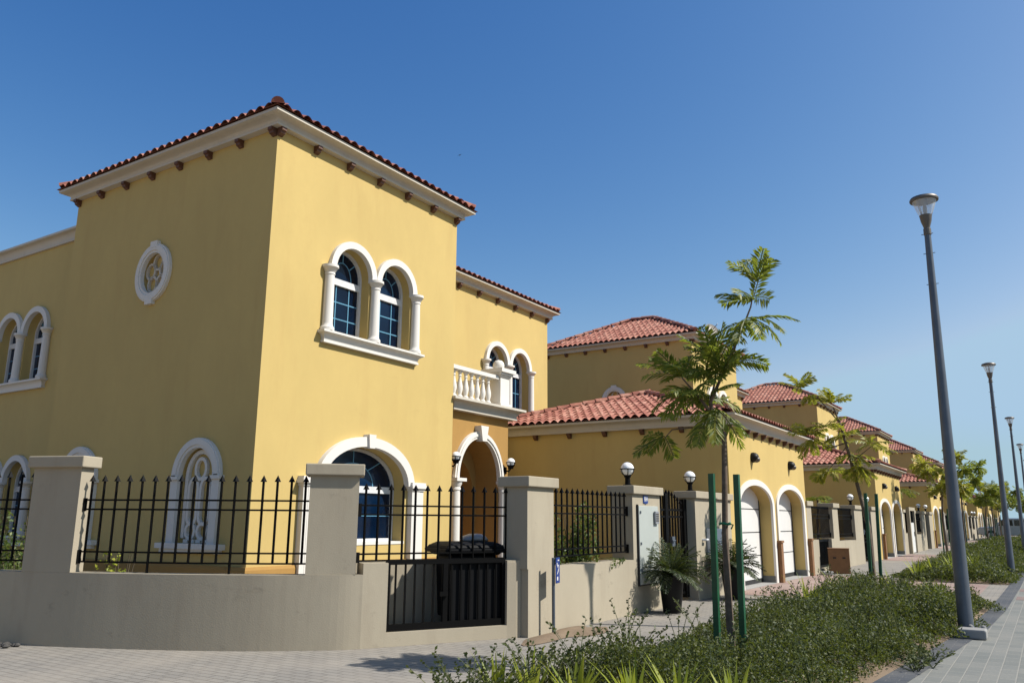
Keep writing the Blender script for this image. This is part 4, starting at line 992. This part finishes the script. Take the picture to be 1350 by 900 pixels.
# shrubs behind the garden wall
def shrub(x, y, rx, h, label, n=1600, z=0, mat='shrub', size=.05, group=None):
    t = thing('shrub', label, 'plant', (x, y, z), group)
    m = MB()
    for i in range(7):
        a = i*.9; m.tube([(x, y, z), (x+math.cos(a)*rx*.4, y+math.sin(a)*rx*.4, z+h*.5), (x+math.cos(a)*rx*.7, y+math.sin(a)*rx*.7, z+h*.9)], [.012, .008, .004], 4)
    obj('stem', m, M['stem'], t)
    cs = [(x+random.gauss(0, rx*.45), y+random.gauss(0, rx*.45), z+h*random.uniform(.05, .45)) for _ in range(9)]
    obj('foliage', leaf_cloud(cs, [(rx*.5, h*.5)]*9, [n//9]*9, size), M[mat], t)
shrub(-6.05, 9.95, .36, 1.5, 'dark leafy shrub behind the railing left of the nearest gate pillar', 3000, size=.055); shrub(-6.02, 11.0, .36, 1.65, 'paler leafy shrub spilling over the low wall beside the cabinet pillar', 3600, size=.06)
t = thing('trailing_plant', 'thin twig of leaves hanging over the low garden wall top', 'plant', (W-.05, 10.85, .8)); m = MB()
for (y, d) in ((11.1, .10), (11.3, .05), (11.42, .04)):
    m.tube([(W-.2, y, .85), (W+.04, y-.03, .82), (W+.06, y-.1, .82-d)], .005, 3)
    for j in range(14):
        q = Vector((W+.05, y-.03-.07*j/14, .83-d*j/13)); dd = Vector((random.gauss(.3, 1), random.gauss(0, 1), random.gauss(0, 1))).normalized(); w = dd.orthogonal().normalized()*.013
        i0 = len(m.v); m.v += [tuple(q), tuple(q+dd*.02+w), tuple(q+dd*.045), tuple(q+dd*.02-w)]; m.f.append((i0, i0+1, i0+2, i0+3))
obj('foliage', m, M['shrub'], t)
shrub(-10.95, 5.5, .5, 1.55, 'flowering shrub behind the railing at the left edge', 2000); shrub(-9.55, 5.95, .25, 1.05, 'small wispy plant behind the curved railing', 350, mat='strap')
shrub(-6.0, 27.9, .4, 1.2, 'shrub behind the railing of the second garden wall', 900)

# ------------------------------------------------------------------ ground
def sheet(name, x0, x1, y0, y1, z, mat): m = MB(); m.quad((x0, y0, z), (x1, y0, z), (x1, y1, z), (x0, y1, z)); return structure(name, m, mat)
sheet('ground', -900, 900, -300, 1600, -.03, M['sand'])
sheet('pavement', -34, -.6, 1.5, 150, -.001, M['pave'])
for k in range(7): sheet('driveway', W+.0, -3.6, YG+S*k-.4, YG+GW+S*k+.5, .004, M['redpave'])
sheet('crossing_path', -3.6, -1.33, 17.0, 22.2, .005, M['redpave'])
m = MB(); m.add([(-2.5, -8, .002), (5, -8, .002), (5, 150, .002), (-.75, 150, .002), (-.75, 22, .002), (-.8, 16, .002), (-.9, 13, .002), (-1.1, 10.5, .002), (-1.30, 8, .002), (-1.65, 4, .002)], [tuple(range(10))]); structure('walkway', m, M['walk'])
EY = [(-8, -2.7), (4, -1.85), (8.2, -1.48), (11, -1.25), (13, -1.10), (16, -1.0), (22, -.95), (150, -.95)]
def edge(y): return float(np.interp(y, [a for a, _ in EY], [b for _, b in EY]))
ys = [-8+i*1.0 for i in range(36)]+[40, 80, 150]; m = MB()
m.add([(edge(y), y, .006) for y in ys]+[(edge(y)+.24, y, .006) for y in ys]+[(edge(y), y, -.05) for y in ys], [(i, len(ys)+i, len(ys)+i+1, i+1) for i in range(len(ys)-1)]+[(i+1, 2*len(ys)+i+1, 2*len(ys)+i, i) for i in range(len(ys)-1)])
structure('walkway_border', m, M['border'])
sheet('walkway_band', -.70, 5.0, 18.2, 19.0, .006, M['pink']); sheet('walkway_band', -.70, 5.0, 20.4, 21.2, .006, M['pink']); sheet('walkway_band', -.70, 5.0, 24.0, 24.8, .006, M['pink'])
sheet('road', 5.2, 14, -30, 300, .0, M['asphalt']); m = MB(); m.box(5.0, 5.2, -30, 300, -.02, .12); structure('kerb', m, M['conc'])
sheet('cross_road', -60, 60, 74, 86, .012, M['asphalt'])
def soil(name, x0, x1_, y0, y1):
    nx, ny = 24, max(8, int((y1-y0)*5)); V = []
    for j in range(ny+1):
        for i in range(nx+1):
            y = y0+(y1-y0)*j/ny; x1 = edge(y); x = x0+(x1-x0)*i/nx; e = min(i, nx-i, 3)/3*min(j, ny-j, 3)/3
            V.append((x+(.04*math.sin(y*2.3)+.03*math.sin(y*5.1) if 0 < i < nx else 0), y, .006+e*(.03+.025*math.sin(x*4+y*3)+.02*math.sin(y*7-x*2))))
    m = MB(); m.add(V, [(j*(nx+1)+i, j*(nx+1)+i+1, (j+1)*(nx+1)+i+1, (j+1)*(nx+1)+i) for j in range(ny) for i in range(nx)])
    return structure(name, m, M['soil'], smooth=True)
beds = [(-3.62, -1.0, 3.9, 16.7), (-3.3, -.95, 22.4, 38.6), (-3.6, -.95, 40.5, 57.0), (-3.6, -.95, 58.0, 73.5)]
for b in beds: soil('planting_bed', *b)
# leaf cover
def cover(name, b, spacing, leaves, size, hmin, hmax, edg=.1):
    cs = []; rs = []; ns = []
    x = b[0]+edg
    while x < b[1]:
        y = b[2]+edg
        while y < b[3]-edg:
            px, py = x+random.uniform(-.5, .5)*spacing, y+random.uniform(-.5, .5)*spacing; ed = edge(py)
            q = .5+.5*math.sin(px*1.9+1.3)*math.sin(py*1.3+.5)+random.uniform(-.25, .25)
            wob = .10*math.sin(py*2.1)+.07*math.sin(py*5.3+1)
            k = min(1, (px-b[0])/.5+.3, (ed-.08+wob-px)/.35+.3)
            if random.random() < .93 and k > .25 and (py > 6.3 or random.random() < .5):
                h = (hmin+(hmax-hmin)*max(0, q))*max(.35, k)
                cs.append((px, py, .02)); rs.append((spacing*random.uniform(.75, 1.1), h)); ns.append(int(leaves*random.uniform(.7, 1.2)))
            y += spacing
        x += spacing
    o = obj(name, leaf_cloud(cs, rs, ns, size), M['cover']); o['kind'] = 'stuff'; return o
cover('ground_cover', (-3.58, -1.0, 6.0, 10.5), .20, 480, .027, .18, .46)
cover('ground_cover', (-3.50, -.9, 10.5, 16.6), .24, 380, .036, .20, .48)
cover('ground_cover', beds[1], .30, 260, .055, .14, .42)
cover('ground_cover', beds[2], .40, 180, .09, .14, .40)
cover('ground_cover', beds[3], .50, 150, .12, .14, .40)
# twiggy sprigs over the bed edge
m = MB()
for i in range(30):
    y = random.uniform(4.9, 6.2) if i < 20 else random.uniform(6.2, 9.5); x = -3.48-abs(random.gauss(0, .09))*(1 if y < 6.2 else .3); twigs(m, (x, y, .0), 6, random.uniform(.25, .48), .40)
for i in range(60): twigs(m, (random.uniform(-3.4, -1.5), random.uniform(5.6, 16.2), .1), 4, random.uniform(.32, .56), .26)
for i in range(10): twigs(m, (-1.25+random.gauss(0, .06), 9.3+random.gauss(0, .2), .0), 4, random.uniform(.08, .16), .35)
o = obj('sprigs', m, M['cover']); o['kind'] = 'stuff'
def strap_plant(x, y, n, h, label, mat='strap'):
    m = MB()
    for i in range(n):
        a = random.uniform(0, 6.28); l = h*random.uniform(.6, 1.1); s0 = random.uniform(.1, .55); w = random.uniform(.014, .024)
        pts = []
        for j in range(6):
            t = j/5; r_ = l*s0*(t+.5*t*t); pts.append(Vector((x+math.cos(a)*(.03+r_), y+math.sin(a)*(.03+r_), .03+l*t*(1-.32*s0*t))))
        sd = Vector((-math.sin(a), math.cos(a), 0)); i0 = len(m.v)
        for j, p in enumerate(pts):
            ww = w*(1-.9*(j/5)**2)*(.7+.6*math.sin(PI*min(1, j/4))); m.v += [tuple(p+sd*ww), tuple(p-sd*ww)]
        for j in range(5): m.f.append((i0+2*j, i0+2*j+1, i0+2*j+3, i0+2*j+2))
    return single('strap_leaved_plant', m, M[mat], label, 'plant', (x, y, 0), 'yellow green strap leaved plants in the planted strip', smooth='all')
sps = [(-3.62, 5.38, 'leftmost of the strap leaved plants along the bottom edge'), (-3.40, 5.50, 'second strap leaved plant from the left along the bottom edge'), (-3.08, 5.62, 'strap leaved plant bending over beside the twiggy shrubs'), (-2.68, 5.75, 'broad strap leaved plant at the middle of the bottom edge'),
       (-2.38, 5.85, 'strap leaved plant at the bottom edge under the nearest tree'), (-2.0, 5.95, 'rightmost strap leaved plant along the bottom edge')]
for x, y, lb in sps: strap_plant(x, y, 20, .43, lb)
far = [(-3.2, 15.6), (-2.4, 16.0), (-1.7, 15.4), (-3.3, 13.6), (-2.2, 22.9), (-2.6, 23.6), (-2.9, 22.8), (-1.8, 23.4), (-2.3, 25.2), (-1.9, 27.0)]
fl = ['at the far end of the first bed left of the leaning tree', 'behind the leaning tree at the end of the first bed', 'near the lamp at the end of the first bed', 'facing the middle of the nearest garage', 'at the near edge of the second bed', 'just behind the near edge of the second bed', 'at the near left corner of the second bed', 'at the near right of the second bed', 'within the second bed behind the lamp pole', 'deeper in the second bed toward the walkway']
for (x, y), lb in zip(far, fl): strap_plant(x, y, 16, .62, 'strap leaved plant '+lb)
# gravel at the lower left
m = MB()
for i in range(170):
    x, y = -10.3+random.uniform(-1.6, .65), 0; y = 4.72+(x+10.3)*.36-abs(random.gauss(0, .13)); r_ = random.uniform(.015, .04)
    m.lathe(x, y, [(r_*.6, 0), (r_, r_*.5), (r_*.5, r_*1.1), (.002, r_*1.2)], 6)
o = obj('gravel', m, M['gravel']); o['kind'] = 'stuff'
# sand spilt at the wall foot
m = MB(); V = []; nr, na = 7, 28
for i in range(nr):
    for k in range(na):
        a = 2*PI*k/na; rr = i/(nr-1)*(1+.25*math.sin(3*a)+.15*math.sin(5*a+1)); V.append((-5.22+rr*.28*math.cos(a)+0, 9.35+rr*.95*math.sin(a), .006+.045*math.cos(PI/2*i/(nr-1))))
m.add(V, [(i*na+k, i*na+(k+1) % na, (i+1)*na+(k+1) % na, (i+1)*na+k) for i in range(nr-1) for k in range(na)])
o = obj('spilt_sand', m, M['soil'], smooth='all'); o['kind'] = 'stuff'
for i in range(len(o.data.vertices)):
    v = o.data.vertices[i]
    if v.co.x < W+.015: v.co.x = W+.015

# ------------------------------------------------------------------ parked car
cx0, cy0 = -5.1, 79.0
t = thing('parked_car', 'silver off road car parked across the far end of the street', 'car', (cx0+2.3, cy0, 0))
side = [(0, .45), (.02, .85), (.15, 1.0), (1.25, 1.08), (1.75, 1.62), (2.2, 1.74), (4.1, 1.74), (4.55, 1.62), (4.68, 1.05), (4.7, .5), (4.3, .38), (.4, .36)]
m = MB(); k = len(side); V = [(cx0+a, cy0-.92, b) for a, b in side]+[(cx0+a, cy0+.92, b) for a, b in side]
m.add(V, [tuple(range(k))[::-1], tuple(range(k, 2*k))]+[(i, (i+1) % k, k+(i+1) % k, k+i) for i in range(k)]); obj('body', m, M['car'], t, bevel=.06)
for a, b in (((1.5, 2.55)), ((2.65, 3.5)), ((3.6, 4.45))):
    m = MB(); Fc = Fr((cx0, cy0-.92, 0), (1, 0, 0), (0, -1, 0)); prism(m, Fc, [(a, 1.14), (b, 1.14), (b-.03, 1.6), (a+.33 if a < 2 else a, 1.6)], 0, .012); obj('window', m, M['carglass'], t)
for a in (.95, 3.7):
    for s_ in (-1, 1):
        m = MB().tube([(cx0+a, cy0+s_*.80, .38), (cx0+a, cy0+s_*.96, .38)], .38, 20); w_ = obj('wheel', m, M['tyre'], t)
        m = MB().tube([(cx0+a, cy0+s_*.95, .38), (cx0+a, cy0+s_*.975, .38)], .22, 14); obj('rim', m, M['car'], w_)
m = MB(); m.box(cx0-.02, cx0+.1, cy0-.85, cy0-.5, .78, .94); obj('headlight', m, M['globe'], t)
m = MB(); m.box(cx0-.05, cx0+.12, cy0-.9, cy0+.9, .42, .6); obj('bumper', m, M['darksteel'], t)

m = MB(); bc_ = Vector((-31.7, 41.8, 26.13))
m.add([tuple(bc_+Vector(p)*.4) for p in ((0, 0, 0), (-.35, .1, .16), (-.62, .12, .05), (-.3, -.05, .10), (.35, .1, .18), (.6, .1, .10), (.3, -.05, .12), (.05, .22, 0), (-.05, -.25, -.02), (0, .02, -.06))], [(0, 1, 2, 3), (0, 6, 5, 4), (7, 0, 8, 9), (0, 3, 8), (0, 8, 6)])
single('bird', m, M['dark'], 'tiny dark bird flying in the blue sky right of the tower', 'bird', tuple(bc_))
# ------------------------------------------------------------------ light, sky, camera
AZ, EL = 22.5, 46.0      # azimuth from +X toward +Y, elevation
sd = Vector((math.cos(R(AZ))*math.cos(R(EL)), math.sin(R(AZ))*math.cos(R(EL)), math.sin(R(EL))))
sun = bpy.data.lights.new('sun', 'SUN'); sun.energy = 5.0; sun.angle = R(.53); sun.color = (1.0, .955, .88)
so = bpy.data.objects.new('sun', sun); COL.objects.link(so); so.rotation_euler = sd.to_track_quat('Z', 'Y').to_euler(); so.location = (20, 20, 30)
w = bpy.data.worlds.new('World'); scene.world = w; w.use_nodes = True; nt = w.node_tree
sky = nt.nodes.new('ShaderNodeTexSky'); sky.sky_type = 'NISHITA'; sky.sun_disc = False; sky.sun_elevation = R(EL); sky.sun_rotation = R(90-AZ)
sky.air_density = 1.0; sky.dust_density = 1.5; sky.ozone_density = 2.0; sky.altitude = 0
tcw = nt.nodes.new('ShaderNodeTexCoord'); sx = nt.nodes.new('ShaderNodeSeparateXYZ'); cx_ = nt.nodes.new('ShaderNodeCombineXYZ'); mz = nt.nodes.new('ShaderNodeMath'); mz.operation = 'MAXIMUM'; mz.inputs[1].default_value = .075
nt.links.new(tcw.outputs['Generated'], sx.inputs[0]); nt.links.new(sx.outputs[0], cx_.inputs[0]); nt.links.new(sx.outputs[1], cx_.inputs[1]); nt.links.new(sx.outputs[2], mz.inputs[0]); nt.links.new(mz.outputs[0], cx_.inputs[2]); nt.links.new(cx_.outputs[0], sky.inputs[0])
sp_ = nt.nodes.new('ShaderNodeSeparateColor'); cb = nt.nodes.new('ShaderNodeCombineColor'); nt.links.new(sky.outputs[0], sp_.inputs[0])
for i, (g, k) in enumerate(((2.10, .76), (1.42, 1.24), (.90, 2.50))):
    p = nt.nodes.new('ShaderNodeMath'); p.operation = 'POWER'; p.inputs[1].default_value = g; mn = nt.nodes.new('ShaderNodeMath'); mn.operation = 'MINIMUM'; mn.inputs[1].default_value = (2.65, 3.9, 5.3)[i]; nt.links.new(sp_.outputs[i], mn.inputs[0]); nt.links.new(mn.outputs[0], p.inputs[0])
    q = nt.nodes.new('ShaderNodeMath'); q.operation = 'MULTIPLY'; q.inputs[1].default_value = k; nt.links.new(p.outputs[0], q.inputs[0]); nt.links.new(q.outputs[0], cb.inputs[i])
nt.links.new(cb.outputs[0], nt.nodes['Background'].inputs['Color']); nt.nodes['Background'].inputs['Strength'].default_value = .05
cam = bpy.data.cameras.new('camera'); co = bpy.data.objects.new('camera', cam); COL.objects.link(co); scene.camera = co
f_, pi_, ya_, ro_ = 1066.15, .216, .5776, .0066
fwd = Vector((-math.sin(ya_)*math.cos(pi_), math.cos(ya_)*math.cos(pi_), math.sin(pi_))); rt = Vector((math.cos(ya_), math.sin(ya_), 0)); upv = rt.cross(fwd)
rt2 = rt*math.cos(ro_)+upv*math.sin(ro_); up2 = upv*math.cos(ro_)-rt*math.sin(ro_)
co.matrix_world = Matrix(((rt2.x, up2.x, -fwd.x, 0), (rt2.y, up2.y, -fwd.y, 0), (rt2.z, up2.z, -fwd.z, 1.4), (0, 0, 0, 1)))
cam.sensor_width = 36; cam.lens = 36*f_/1350; cam.clip_start = .05; cam.clip_end = 5000
vs = scene.view_settings; scene.display_settings.display_device = 'sRGB'; vs.view_transform = 'Standard'; vs.look = 'None'; vs.exposure = .45; vs.gamma = 1; vs.use_curve_mapping = False
scene.render.engine = 'CYCLES'; scene.render.resolution_x = 1024; scene.render.resolution_y = 682
